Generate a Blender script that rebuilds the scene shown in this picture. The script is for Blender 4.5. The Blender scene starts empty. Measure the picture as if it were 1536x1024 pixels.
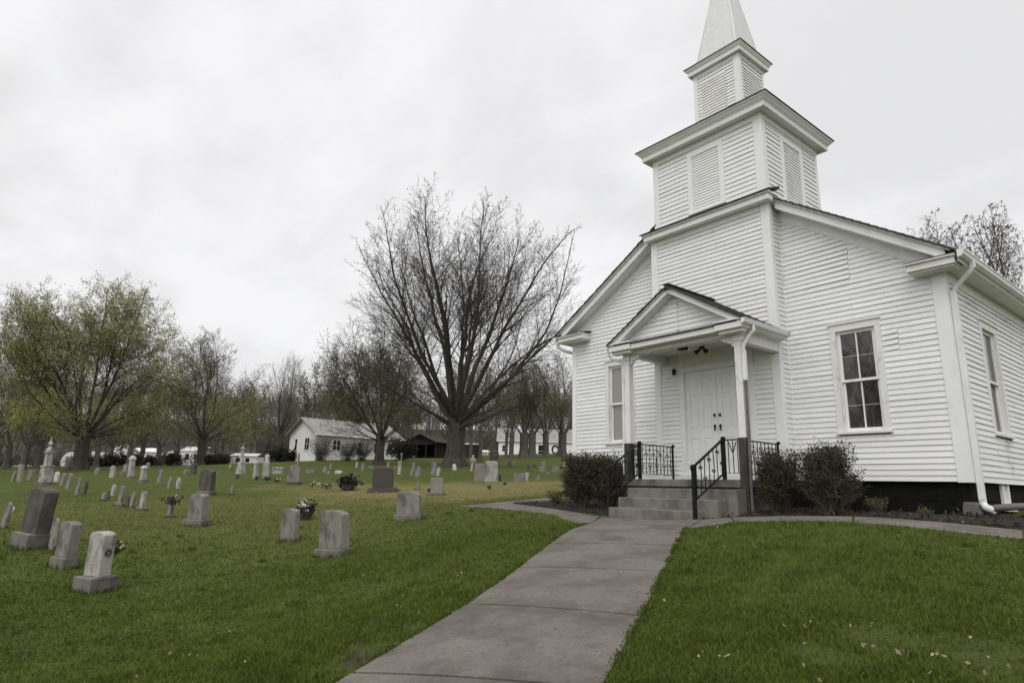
SKY_LO, SKY_HI, SKY_SUN, SUN_E, EXPO = 7.9, 9.4, 1.7, 0.95, 0.0
GRASS_N = 420000
HAZE = 0
import bpy, bmesh, math, random
import numpy as np
from mathutils import Vector, Matrix, noise as mnoise

SC = bpy.context.scene
COL = SC.collection
rnd = random.Random(7)
R = math.radians

# ------------------------------------------------------------------ camera
F1536 = 941.38
CAMR = np.array([[0.62771124, 0.77810636, 0.02300182],
                 [-0.16245677, 0.15983987, -0.97368322],
                 [-0.76130572, 0.6074551, 0.22674193]])
cam_data = bpy.data.cameras.new("camera")
cam = bpy.data.objects.new("camera", cam_data)
COL.objects.link(cam)
cam_data.sensor_width = 36.0
cam_data.lens = 36.0 * F1536 / 1536.0
cam_data.clip_start = 0.05
cam_data.clip_end = 3000
rx, dn, fw = CAMR[0], CAMR[1], CAMR[2]
cam.matrix_world = Matrix(((rx[0], -dn[0], -fw[0], 0), (rx[1], -dn[1], -fw[1], 0),
                           (rx[2], -dn[2], -fw[2], 0), (0, 0, 0, 1)))
SC.camera = cam


def ray(u, v):
    return CAMR.T @ np.array([(u - 768) / F1536, (v - 512) / F1536, 1.0])


def at(u, v, d):
    return ray(u, v) * d


# ------------------------------------------------------------------ terrain
ctrl = [(-7.3, 8.9, -.47), (-6.1, 7.1, -.49), (-5.4, 7.7, -.49), (-2.97, 2.2, -1.0), (-4.3, 4.6, -.78), (-1, -1, -1.2), (1, -4, -1.45),
        (-5.31, 8.4, -.41), (-3.73, 8.6, -.35), (-2.05, 8.8, -.43), (-5.92, 9.4, -.38), (-4.15, 9.6, -.31), (-2.29, 9.9, -.375),
        (-3.27, 11.5, -.29), (-4.6, 11.4, -.31), (-2.5, 14, -.17), (-7, 11.3, -.25), (-9.5, 10.6, -.3), (-11.76, 11.5, -.25), (-12.4, 14, -.05),
        (-7, 18, .2), (-2, 20, .2), (5, 5, -.9), (6, 14, -.3), (10, 30, .3), (-7, 30, .8), (15, -10, -1.8), (-10, -15, -2.6), (-20, -25, -3.2),
        (30, 60, 1.5), (0, 60, 1.6), (-7.2, 4.6, -.9), (-1.2, 4.2, -.86)]
for (u, v, d) in [(0, 1024, 4.6), (300, 1000, 4.3), (145, 885, 8.0), (95, 850, 8.9), (45, 820, 9.8), (500, 834, 9.5),
                  (290, 788, 12.8), (613, 780, 12.8), (690, 760, 14.6), (573, 740, 20), (310, 742, 20), (68, 727, 28),
                  (200, 720, 31), (360, 711, 33), (735, 720, 26), (436, 725, 24), (117, 704, 45), (20, 710, 42), (300, 698, 56), (515, 690, 55),
                  (568, 697, 45), (680, 699, 38), (650, 690, 57), (800, 697, 52), (800, 684, 96), (845, 702, 38), (440, 692, 54),
                  (120, 699, 72), (250, 698, 76), (370, 697, 74), (640, 712, 28), (800, 720, 26), (500, 710, 34), (-150, 715, 40), (-300, 780, 12), (-150, 950, 5)]:
    p = at(u, v, d)
    ctrl.append(tuple(p))
for a, z in ((95, 2.5), (120, 5.0), (140, 3.2), (165, 1.6), (185, .8), (60, 2), (20, 0), (-20, -2), (-60, -5), (-110, -6), (-150, -4), (210, -.5)):
    ctrl.append((115 * math.cos(R(a)), 115 * math.sin(R(a)), z))
ctrl = np.array(ctrl, float)


def _phi(r2):
    return np.where(r2 > 1e-12, r2 * np.log(np.maximum(r2, 1e-12)), 0.0)


_n = len(ctrl)
_d2 = ((ctrl[:, None, :2] - ctrl[None, :, :2]) ** 2).sum(-1)
_A = np.zeros((_n + 3, _n + 3))
_A[:_n, :_n] = _phi(_d2) + np.eye(_n) * .12
_A[:_n, _n] = 1
_A[:_n, _n + 1:] = ctrl[:, :2]
_A[_n, :_n] = 1
_A[_n + 1:, :_n] = ctrl[:, :2].T
_b = np.zeros(_n + 3)
_b[:_n] = ctrl[:, 2]
_w = np.linalg.solve(_A, _b)
FWD = np.array([-.7817, .6237])
RGT = np.array([.6237, .7817])


def gz(x, y):
    x = np.atleast_1d(np.asarray(x, float))
    y = np.atleast_1d(np.asarray(y, float))
    out = np.zeros_like(x)
    for i in range(0, len(x), 20000):
        xx, yy = x[i:i + 20000], y[i:i + 20000]
        r = np.hypot(xx, yy)
        k = np.minimum(1, 112 / np.maximum(r, 1e-6))
        cx, cy = xx * k, yy * k
        d2 = (cx[:, None] - ctrl[:, 0]) ** 2 + (cy[:, None] - ctrl[:, 1]) ** 2
        z = _phi(d2) @ _w[:_n] + _w[_n] + cx * _w[_n + 1] + cy * _w[_n + 2]
        t = np.clip((r - 112) / 150, 0, 1)
        c = np.clip((xx * FWD[0] + yy * FWD[1]) / np.maximum(r, 1e-6) * 1.4 + .3, 0, 1)
        z = z + 19 * t * t * (3 - 2 * t) * c
        z = z + .025 * np.sin(xx * .9 + 1.3 * np.sin(yy * .5)) * np.clip((r - 5) / 8, 0, 1)
        out[i:i + 20000] = z
    return out


def g1(x, y):
    return float(gz(x, y)[0])


def hit(u, v, d0):
    rr = ray(u, v)
    ds = np.linspace(d0 * .75, d0 * 1.3, 140)
    e = rr[2] * ds - gz(rr[0] * ds, rr[1] * ds)
    best = None
    for i in range(len(ds) - 1):
        if e[i] * e[i + 1] <= 0:
            t = e[i] / (e[i] - e[i + 1] + 1e-12)
            d = ds[i] + t * (ds[i + 1] - ds[i])
            if best is None or abs(d - d0) < abs(best - d0):
                best = d
    if best is None:
        best = d0
    x, y = rr[0] * best, rr[1] * best
    return x, y, g1(x, y), best


# ------------------------------------------------------------------ mesh helper
class MB:
    def __init__(self):
        self.v = []
        self.f = []
        self.mi = []
        self.cur = 0

    def quad(self, a, b, c, d):
        n = len(self.v)
        self.v += [tuple(a), tuple(b), tuple(c), tuple(d)]
        self.f.append((n, n + 1, n + 2, n + 3))

    def poly(self, pts):
        n = len(self.v)
        self.v += [tuple(p) for p in pts]
        self.f.append(tuple(range(n, n + len(pts))))

    def hexa(self, p):
        n = len(self.v)
        self.v += [tuple(q) for q in p]
        for f in ((0, 3, 2, 1), (4, 5, 6, 7), (0, 1, 5, 4), (1, 2, 6, 5), (2, 3, 7, 6), (3, 0, 4, 7)):
            self.f.append(tuple(n + i for i in f))

    def box(self, x0, x1, y0, y1, z0, z1):
        self.hexa([(x0, y0, z0), (x1, y0, z0), (x1, y1, z0), (x0, y1, z0), (x0, y0, z1), (x1, y0, z1), (x1, y1, z1), (x0, y1, z1)])

    def prism(self, poly, fn, d0, d1):
        """poly: 2D list, fn(a,b,d)->xyz, extruded d0..d1"""
        n = len(self.v)
        k = len(poly)
        self.v += [tuple(fn(a, b, d0)) for a, b in poly] + [tuple(fn(a, b, d1)) for a, b in poly]
        self.f.append(tuple(range(n + k - 1, n - 1, -1)))
        self.f.append(tuple(range(n + k, n + 2 * k)))
        for i in range(k):
            j = (i + 1) % k
            self.f.append((n + i, n + j, n + k + j, n + k + i))

    def tube(self, pts, rad, sides=8, caps=True):
        pts = [Vector(p) for p in pts]
        if not isinstance(rad, (list, tuple)):
            rad = [rad] * len(pts)
        n0 = len(self.v)
        up = None
        for i, p in enumerate(pts):
            t = (pts[min(i + 1, len(pts) - 1)] - pts[max(i - 1, 0)]).normalized()
            if up is None:
                up = t.orthogonal().normalized()
            else:
                up = (up - t * up.dot(t)).normalized()
            w = t.cross(up)
            for k in range(sides):
                a = 2 * math.pi * (k + .5) / sides
                self.v.append(tuple(p + (up * math.cos(a) + w * math.sin(a)) * rad[i]))
        for i in range(len(pts) - 1):
            for k in range(sides):
                a = n0 + i * sides + k
                b = n0 + i * sides + (k + 1) % sides
                self.f.append((a, b, b + sides, a + sides))
        if caps:
            self.f.append(tuple(n0 + k for k in range(sides - 1, -1, -1)))
            e = n0 + (len(pts) - 1) * sides
            self.f.append(tuple(e + k for k in range(sides)))

    def bar(self, a, b, w, h=None):
        """square bar between points"""
        h = h or w
        a, b = Vector(a), Vector(b)
        t = (b - a).normalized()
        s = t.cross(Vector((0, 0, 1)))
        if s.length < 1e-3:
            s = Vector((1, 0, 0))
        s.normalize()
        q = s.cross(t).normalized()
        p = []
        for c in (a, b):
            for (i, j) in ((-1, -1), (1, -1), (1, 1), (-1, 1)):
                p.append(c + s * (i * w / 2) + q * (j * h / 2))
        self.hexa(p)

    def lathe(self, prof, c=(0, 0, 0), sides=20, sq=False):
        n0 = len(self.v)
        for (r, z) in prof:
            for k in range(sides):
                a = 2 * math.pi * (k + .5) / sides
                self.v.append((c[0] + r * math.cos(a), c[1] + r * math.sin(a), c[2] + z))
        for i in range(len(prof) - 1):
            for k in range(sides):
                a = n0 + i * sides + k
                b = n0 + i * sides + (k + 1) % sides
                self.f.append((a, b, b + sides, a + sides))
        self.f.append(tuple(n0 + k for k in range(sides - 1, -1, -1)))
        e = n0 + (len(prof) - 1) * sides
        self.f.append(tuple(e + k for k in range(sides)))

    def sphere(self, c, r, seg=10, squash=1.0):
        prof = []
        for i in range(1, seg // 2 + 1):
            a = -math.pi / 2 + math.pi * i / (seg // 2 + 1)
            prof.append((r * math.cos(a), r * math.sin(a) * squash))
        self.lathe(prof, c, seg)

    def build(self, name, mat, parent=None, bevel=0, smooth=False, seg=2):
        me = bpy.data.meshes.new(name)
        me.from_pydata(self.v, [], self.f)
        if bevel:
            bm = bmesh.new()
            bm.from_mesh(me)
            bmesh.ops.remove_doubles(bm, verts=bm.verts, dist=1e-5)
            bmesh.ops.recalc_face_normals(bm, faces=bm.faces)
            ed = [e for e in bm.edges if e.is_manifold and e.calc_face_angle(0) > .5]
            bmesh.ops.bevel(bm, geom=ed, offset=bevel, segments=seg, affect='EDGES', profile=.5, clamp_overlap=True)
            bm.to_mesh(me)
            bm.free()
        for m in (mat if isinstance(mat, list) else [mat]):
            me.materials.append(m)
        if smooth:
            me.polygons.foreach_set("use_smooth", [True] * len(me.polygons))
            if hasattr(me, 'set_sharp_from_angle'):
                me.set_sharp_from_angle(angle=R(40))
        me.update()
        o = bpy.data.objects.new(name, me)
        COL.objects.link(o)
        if parent:
            o.parent = parent
        return o


def np_mesh(name, verts, faces, mat, parent=None, smooth=False):
    """verts (n,3) array, faces (m,k) array with k = 3 or 4"""
    me = bpy.data.meshes.new(name)
    verts = np.ascontiguousarray(verts, np.float32)
    faces = np.ascontiguousarray(faces, np.int32)
    m, k = faces.shape
    me.vertices.add(len(verts))
    me.vertices.foreach_set("co", verts.ravel())
    me.loops.add(m * k)
    me.loops.foreach_set("vertex_index", faces.ravel())
    me.polygons.add(m)
    me.polygons.foreach_set("loop_start", np.arange(0, m * k, k, dtype=np.int32))
    me.polygons.foreach_set("loop_total", np.full(m, k, np.int32))
    if smooth:
        me.polygons.foreach_set("use_smooth", np.ones(m, bool))
    me.update(calc_edges=True)
    me.materials.append(mat)
    o = bpy.data.objects.new(name, me)
    COL.objects.link(o)
    if parent:
        o.parent = parent
    return o


def tag(o, label=None, cat=None, group=None, kind=None):
    if label:
        o['label'] = label
    if cat:
        o['category'] = cat
    if group:
        o['group'] = group
    if kind:
        o['kind'] = kind
    return o


def thing(name, label, cat, loc=(0, 0, 0), rz=0, group=None):
    o = bpy.data.objects.new(name, None)
    o.empty_display_size = .2
    COL.objects.link(o)
    o.location = loc
    o.rotation_euler = (0, 0, rz)
    return tag(o, label, cat, group)


# ------------------------------------------------------------------ materials
def mat(name, col, rough=.8, var=.12, scale=4.0, bump=0.0, bscale=40.0, col2=None, spec=.3, island=0.0, detail=6, stretch=None, metal=0, thresh=(.35, .65)):
    m = bpy.data.materials.new(name)
    m.use_nodes = True
    nt = m.node_tree
    N = nt.nodes
    L = nt.links
    b = N["Principled BSDF"]
    b.inputs["Roughness"].default_value = rough
    b.inputs["Specular IOR Level"].default_value = spec
    b.inputs["Metallic"].default_value = metal
    geo = N.new("ShaderNodeNewGeometry")
    tc = N.new("ShaderNodeTexCoord")
    mp = N.new("ShaderNodeMapping")
    L.new(tc.outputs["Object"], mp.inputs["Vector"])
    if stretch:
        mp.inputs["Scale"].default_value = stretch
    nz = N.new("ShaderNodeTexNoise")
    nz.inputs["Scale"].default_value = scale
    nz.inputs["Detail"].default_value = detail
    nz.inputs["Roughness"].default_value = .62
    L.new(mp.outputs[0], nz.inputs["Vector"])
    rp = N.new("ShaderNodeMapRange")
    rp.inputs["From Min"].default_value = thresh[0]
    rp.inputs["From Max"].default_value = thresh[1]
    L.new(nz.outputs["Fac"], rp.inputs["Value"])
    mx = N.new("ShaderNodeMix")
    mx.data_type = 'RGBA'
    c2 = col2 or tuple(c * (1 - var) for c in col)
    c1 = col if col2 else tuple(min(1, c * (1 + var)) for c in col)
    mx.inputs[6].default_value = (*c1, 1)
    mx.inputs[7].default_value = (*c2, 1)
    L.new(rp.outputs[0], mx.inputs[0])
    out = mx.outputs[2]
    if island:
        hs = N.new("ShaderNodeHueSaturation")
        mr = N.new("ShaderNodeMapRange")
        mr.inputs["To Min"].default_value = 1 - island
        mr.inputs["To Max"].default_value = 1 + island
        L.new(geo.outputs["Random Per Island"], mr.inputs["Value"])
        L.new(mr.outputs[0], hs.inputs["Value"])
        L.new(out, hs.inputs["Color"])
        out = hs.outputs[0]
    L.new(out, b.inputs["Base Color"])
    if bump:
        n2 = N.new("ShaderNodeTexNoise")
        n2.inputs["Scale"].default_value = bscale
        n2.inputs["Detail"].default_value = 5
        L.new(mp.outputs[0], n2.inputs["Vector"])
        bp = N.new("ShaderNodeBump")
        bp.inputs["Strength"].default_value = bump
        bp.inputs["Distance"].default_value = .02
        L.new(n2.outputs["Fac"], bp.inputs["Height"])
        L.new(bp.outputs[0], b.inputs["Normal"])
    return m


def add_overlay(m, col, scale, lo, hi, stretch=(1, 1, 1), strength=1.0, seed=0.0, detail=6):
    """second noise patch layer over the base colour (stains, lichen, wear)"""
    nt = m.node_tree
    N = nt.nodes
    L = nt.links
    b = N["Principled BSDF"]
    src = b.inputs["Base Color"].links[0].from_socket
    tc = N.new("ShaderNodeTexCoord")
    mp = N.new("ShaderNodeMapping")
    mp.inputs["Scale"].default_value = stretch
    mp.inputs["Location"].default_value = (seed, seed * .7, seed * 1.3)
    L.new(tc.outputs["Object"], mp.inputs["Vector"])
    nz = N.new("ShaderNodeTexNoise")
    nz.inputs["Scale"].default_value = scale
    nz.inputs["Detail"].default_value = detail
    nz.inputs["Roughness"].default_value = .65
    L.new(mp.outputs[0], nz.inputs["Vector"])
    rp = N.new("ShaderNodeMapRange")
    rp.inputs["From Min"].default_value = lo
    rp.inputs["From Max"].default_value = hi
    rp.inputs["To Max"].default_value = strength
    L.new(nz.outputs["Fac"], rp.inputs["Value"])
    mx = N.new("ShaderNodeMix")
    mx.data_type = 'RGBA'
    L.new(rp.outputs[0], mx.inputs[0])
    L.new(src, mx.inputs[6])
    mx.inputs[7].default_value = (*col, 1)
    L.new(mx.outputs[2], b.inputs["Base Color"])
    return m


M = {}
M['white'] = mat('white_painted_clapboard', (.76, .76, .75), .55, .035, 1.3, .05, 60, island=.035)
add_overlay(M['white'], (.62, .61, .575), 2.2, .56, .74, (1, 1, 2.5), .6, 3.0)
add_overlay(M['white'], (.42, .39, .34), 7, .66, .78, (1, 1, .35), .55, 9.0)
M['white_stained'] = mat('stained_white_clapboard', (.76, .76, .75), .55, .035, 1.3, .05, 60, island=.035)
add_overlay(M['white_stained'], (.62, .61, .575), 2.2, .54, .72, (1, 1, 2.5), .6, 3.0)
add_overlay(M['white_stained'], (.42, .39, .34), 7, .64, .76, (1, 1, .35), .6, 9.0)


def add_stain(m, pos, size, col, scale=6.0, strength=.9, stretch=(1, 1, .4)):
    """a stain of its own shape round a world position: noise inside a soft ellipsoid"""
    nt = m.node_tree
    N, L = nt.nodes, nt.links
    b = N["Principled BSDF"]
    src = b.inputs["Base Color"].links[0].from_socket
    geo = N.new("ShaderNodeNewGeometry")
    mp = N.new("ShaderNodeMapping")
    mp.vector_type = 'TEXTURE'
    mp.inputs["Location"].default_value = pos
    mp.inputs["Scale"].default_value = size
    L.new(geo.outputs["Position"], mp.inputs["Vector"])
    vl = N.new("ShaderNodeVectorMath")
    vl.operation = 'LENGTH'
    L.new(mp.outputs[0], vl.inputs[0])
    r1 = N.new("ShaderNodeMapRange")
    r1.inputs["From Min"].default_value = 1.0
    r1.inputs["From Max"].default_value = .2
    L.new(vl.outputs["Value"], r1.inputs["Value"])
    m2 = N.new("ShaderNodeMapping")
    m2.inputs["Scale"].default_value = stretch
    L.new(geo.outputs["Position"], m2.inputs["Vector"])
    nz = N.new("ShaderNodeTexNoise")
    nz.inputs["Scale"].default_value = scale
    nz.inputs["Detail"].default_value = 6
    L.new(m2.outputs[0], nz.inputs["Vector"])
    r2 = N.new("ShaderNodeMapRange")
    r2.inputs["From Min"].default_value = .42
    r2.inputs["From Max"].default_value = .66
    r2.inputs["To Max"].default_value = strength
    L.new(nz.outputs["Fac"], r2.inputs["Value"])
    mu = N.new("ShaderNodeMath")
    mu.operation = 'MULTIPLY'
    L.new(r1.outputs[0], mu.inputs[0])
    L.new(r2.outputs[0], mu.inputs[1])
    mx = N.new("ShaderNodeMix")
    mx.data_type = 'RGBA'
    L.new(mu.outputs[0], mx.inputs[0])
    L.new(src, mx.inputs[6])
    mx.inputs[7].default_value = (*col, 1)
    L.new(mx.outputs[2], b.inputs["Base Color"])


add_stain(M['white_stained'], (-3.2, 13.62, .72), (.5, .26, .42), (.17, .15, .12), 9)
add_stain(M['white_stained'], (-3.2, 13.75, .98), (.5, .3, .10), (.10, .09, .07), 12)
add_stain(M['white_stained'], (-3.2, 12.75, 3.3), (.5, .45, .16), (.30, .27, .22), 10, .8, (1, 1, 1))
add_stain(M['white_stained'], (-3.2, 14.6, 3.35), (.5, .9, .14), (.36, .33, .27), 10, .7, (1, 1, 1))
M['trim'] = mat('white_painted_trim', (.78, .78, .77), .5, .03, 2.0, .04, 50)
add_overlay(M['trim'], (.58, .56, .52), 3.5, .56, .76, (1, 1, .6), .6, 5.0)
M['trim_old'] = mat('weathered_white_trim', (.72, .71, .69), .65, .05, 3.0, .08, 60)
add_overlay(M['trim_old'], (.42, .39, .34), 9, .58, .72, (1, 1, .5), .7, 2.0)
M['spire'] = mat('white_spire_shingle', (.70, .70, .69), .65, .05, 6, .15, 25)
M['shingle'] = mat('dark_roof_shingle', (.055, .05, .045), .9, .3, 12, .5, 50)
add_overlay(M['shingle'], (.10, .10, .07), 6, .5, .7, strength=.6)
M['found'] = mat('black_painted_foundation', (.0075, .007, .0065), .9, .3, 9, .5, 30, spec=.15)
M['conc'] = mat('weathered_concrete', (.185, .174, .155), .9, .12, 5, .3, 90)
add_overlay(M['conc'], (.085, .08, .068), 2.6, .46, .66, (1, 1, .6), .8, 1.0)
M['concdark'] = mat('mossy_old_concrete', (.15, .145, .125), .9, .2, 5, .3, 90)
add_overlay(M['concdark'], (.05, .05, .045), 3.2, .45, .65, (1, 1, .6), .8, 4.0)
M['walk'] = mat('grey_brown_walk_concrete', (.166, .150, .130), .92, .10, 1.4, .6, 130, detail=8)
add_overlay(M['walk'], (.26, .235, .205), 34, .54, .68, strength=.6, detail=8)
add_overlay(M['walk'], (.075, .067, .057), 27, .54, .68, strength=.7, seed=7, detail=8)
add_overlay(M['walk'], (.092, .08, .065), 1.5, .44, .64, strength=.85, seed=2)
add_overlay(M['walk'], (.215, .19, .16), 5, .55, .72, strength=.55, seed=11)
add_overlay(M['walk'], (.065, .057, .048), 9, .62, .72, strength=.6, seed=14)
M['iron'] = mat('black_wrought_iron', (.009, .009, .009), .55, .3, 20, .1, 80, spec=.2)
add_overlay(M['iron'], (.05, .03, .02), 14, .62, .75, strength=.6)
M['brownwood'] = mat('weathered_brown_post_base', (.05, .046, .038), .85, .35, 14, .5, 45, stretch=(1, 1, .3))
add_overlay(M['brownwood'], (.16, .15, .13), 12, .58, .72, strength=.6)
M['gutter'] = mat('white_aluminium_gutter', (.72, .72, .71), .4, .04, 3, 0, spec=.4)
add_overlay(M['gutter'], (.36, .34, .30), 5, .52, .72, (1, 1, .5), .55, 8.0)
M['pipe'] = mat('grey_drain_pipe', (.13, .12, .11), .6, .2, 6)
M['mulch'] = mat('dark_brown_mulch', (.022, .018, .014), .95, .45, 14, .9, 60)
add_overlay(M['mulch'], (.10, .085, .065), 45, .60, .70, strength=.7)
M['hardware'] = mat('dark_bronze_hardware', (.03, .026, .022), .35, .2, 20, spec=.5, metal=.6)
M['lampdark'] = mat('dark_lamp_metal', (.02, .018, .016), .5, .2, 20)
M['lampglass'] = mat('pale_lamp_shade', (.55, .54, .50), .4, .05, 8)
M['shade'] = mat('beige_window_shade', (.36, .345, .315), .35, .04, 2, spec=.5)


def glass(name, c, rough=.03, spec=.5):
    m = bpy.data.materials.new(name)
    m.use_nodes = True
    nt = m.node_tree
    b = nt.nodes["Principled BSDF"]
    b.inputs["Base Color"].default_value = (*c, 1)
    b.inputs["Roughness"].default_value = rough
    b.inputs["Specular IOR Level"].default_value = spec
    nz = nt.nodes.new("ShaderNodeTexNoise")
    nz.inputs["Scale"].default_value = 2.2
    nz.inputs["Detail"].default_value = 2
    tc = nt.nodes.new("ShaderNodeTexCoord")
    nt.links.new(tc.outputs["Object"], nz.inputs["Vector"])
    bp = nt.nodes.new("ShaderNodeBump")
    bp.inputs["Strength"].default_value = .06
    bp.inputs["Distance"].default_value = .03
    nt.links.new(nz.outputs["Fac"], bp.inputs["Height"])
    nt.links.new(bp.outputs[0], b.inputs["Normal"])
    return m


M['glass'] = glass('dark_window_glass', (.028, .025, .020), spec=1.0)
M['glassshade'] = glass('window_glass_over_shade', (.27, .26, .235), .08)
# stones
M['marble'] = mat('pale_weathered_marble', (.37, .355, .33), .85, .1, 5, .3, 60)
add_overlay(M['marble'], (.13, .12, .10), 5.5, .46, .62, (1, 1, .5), .85, 1)
add_overlay(M['marble'], (.09, .085, .07), 18, .60, .72, strength=.7, seed=6)
M['grey'] = mat('grey_weathered_granite', (.225, .212, .193), .85, .12, 6, .35, 120)
add_overlay(M['grey'], (.085, .08, .066), 4.5, .45, .62, (1, 1, .5), .85, 3)
add_overlay(M['grey'], (.36, .34, .30), 22, .60, .70, strength=.6, seed=4)
M['dark'] = mat('dark_stained_stone', (.095, .087, .075), .85, .2, 6, .35, 90)
add_overlay(M['dark'], (.045, .04, .034), 3.2, .45, .62, (1, 1, .5), .8, 3)
add_overlay(M['dark'], (.26, .25, .22), 6, .64, .72, strength=.6, seed=8)
M['polish'] = mat('dark_brown_polished_granite', (.055, .047, .04), .35, .15, 40, 0, spec=.5)
M['tan'] = mat('brownish_grey_stone', (.26, .235, .20), .85, .12, 5, .3, 90)
add_overlay(M['tan'], (.19, .175, .15), 3, .46, .66, (1, 1, .6), .7, 2)
M['base'] = mat('stained_stone_base', (.17, .16, .143), .9, .15, 5, .5, 60)
add_overlay(M['base'], (.06, .055, .047), 3.4, .44, .62, strength=.8, seed=5)
M['whitestone'] = mat('bleached_white_stone', (.50, .49, .465), .8, .06, 5, .2, 60)
add_overlay(M['whitestone'], (.3, .29, .26), 4, .52, .7, strength=.6, seed=5)
M['deadflower'] = mat('dark_faded_flowers', (.035, .03, .024), .9, .4, 10, island=.5)
M['whiteflower'] = mat('white_cloth_petals', (.72, .70, .64), .7, .08, 12, island=.15)
M['yellowflower'] = mat('pale_yellow_petals', (.62, .56, .32), .7, .12, 12, island=.2)
M['greenleaf'] = mat('dull_green_leaves', (.05, .07, .025), .7, .3, 10, island=.35)
M['soil'] = mat('bare_dark_soil', (.040, .034, .023), .95, .4, 10, .8, 50)
# vegetation
M['bark'] = mat('dark_furrowed_bark', (.058, .050, .042), .95, .3, 5, .9, 22, stretch=(1, 1, .22))
add_overlay(M['bark'], (.095, .087, .075), 5, .52, .7, (1, 1, .35), .7, 2)
M['twig'] = mat('brown_twigs', (.062, .052, .043), .95, .2, 3)
M['hazebark'] = mat('haze_tinted_bark', (.10, .09, .077), .95, .25, 4, .5, 20)  # bark paled so its colour stands in for haze over distant trees
M['hazetwig'] = mat('haze_tinted_twigs', (.135, .12, .10), .95, .2, 3)  # twigs lightened likewise, the haze is put into the colour
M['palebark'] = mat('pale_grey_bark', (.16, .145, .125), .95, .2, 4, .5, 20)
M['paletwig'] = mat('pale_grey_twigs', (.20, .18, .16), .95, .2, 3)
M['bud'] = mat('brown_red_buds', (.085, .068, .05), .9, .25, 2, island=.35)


def leafmat(name, c, c2, island=.35, transl=.35):
    m = mat(name, c, .75, .2, .35, col2=c2, island=island, spec=.2)
    nt = m.node_tree
    N, L = nt.nodes, nt.links
    b = N["Principled BSDF"]
    src = b.inputs["Base Color"].links[0].from_socket
    tr = N.new("ShaderNodeBsdfTranslucent")
    L.new(src, tr.inputs["Color"])
    ms = N.new("ShaderNodeMixShader")
    ms.inputs[0].default_value = transl
    L.new(b.outputs[0], ms.inputs[1])
    L.new(tr.outputs[0], ms.inputs[2])
    L.new(ms.outputs[0], N["Material Output"].inputs["Surface"])
    return m


M['leaf'] = leafmat('spring_green_leaves', (.34, .34, .125), (.22, .21, .095))
M['leafdull'] = leafmat('olive_spring_leaves', (.21, .205, .08), (.135, .118, .066))
M['leafbright'] = leafmat('bright_spring_leaves', (.20, .235, .05), (.12, .14, .04))
M['shrub'] = leafmat('dark_evergreen_shrub', (.036, .035, .022), (.058, .048, .032), .5, .15)
M['plant'] = leafmat('pale_green_plant', (.16, .18, .06), (.09, .10, .04))
M['shrubtwig'] = mat('brown_shrub_twigs', (.11, .09, .07), .9, .25, 6, island=.35)
M['wood'] = mat('haze_tinted_woods', (.092, .083, .071), .95, .18, .03, island=.22)  # lighter brown-grey carries the haze of distance in its colour
M['woodleaf'] = leafmat('dull_woods_foliage', (.16, .165, .07), (.125, .105, .068))

# houses
M['hsiding'] = mat('white_house_siding', (.80, .79, .76), .7, .04, 1.5)
M['hroof'] = mat('pale_grey_shingle_roof', (.27, .26, .245), .9, .12, 2.5, .3, 20)
add_overlay(M['hroof'], (.13, .122, .11), 1.5, .5, .7, strength=.6)
M['hdark'] = mat('dark_window', (.015, .015, .015), .2, .1, 3)
M['shed'] = mat('dark_weathered_boards', (.022, .019, .016), .9, .3, 5, stretch=(6, 6, .5))
M['shedroof'] = mat('dark_rusty_roof', (.034, .029, .024), .85, .3, 3)
M['van'] = mat('white_vehicle_paint', (.66, .66, .65), .35, .03, 2, spec=.5)
M['tyre'] = mat('black_rubber_tyre', (.012, .012, .012), .85, .2, 10)
M['hedge'] = mat('dark_hedge_leaves', (.018, .017, .012), .9, .3, 1.5, island=.5)
M['leaflitter'] = mat('pale_dead_leaves', (.25, .205, .14), .85, .2, 10, island=.35)


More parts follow.
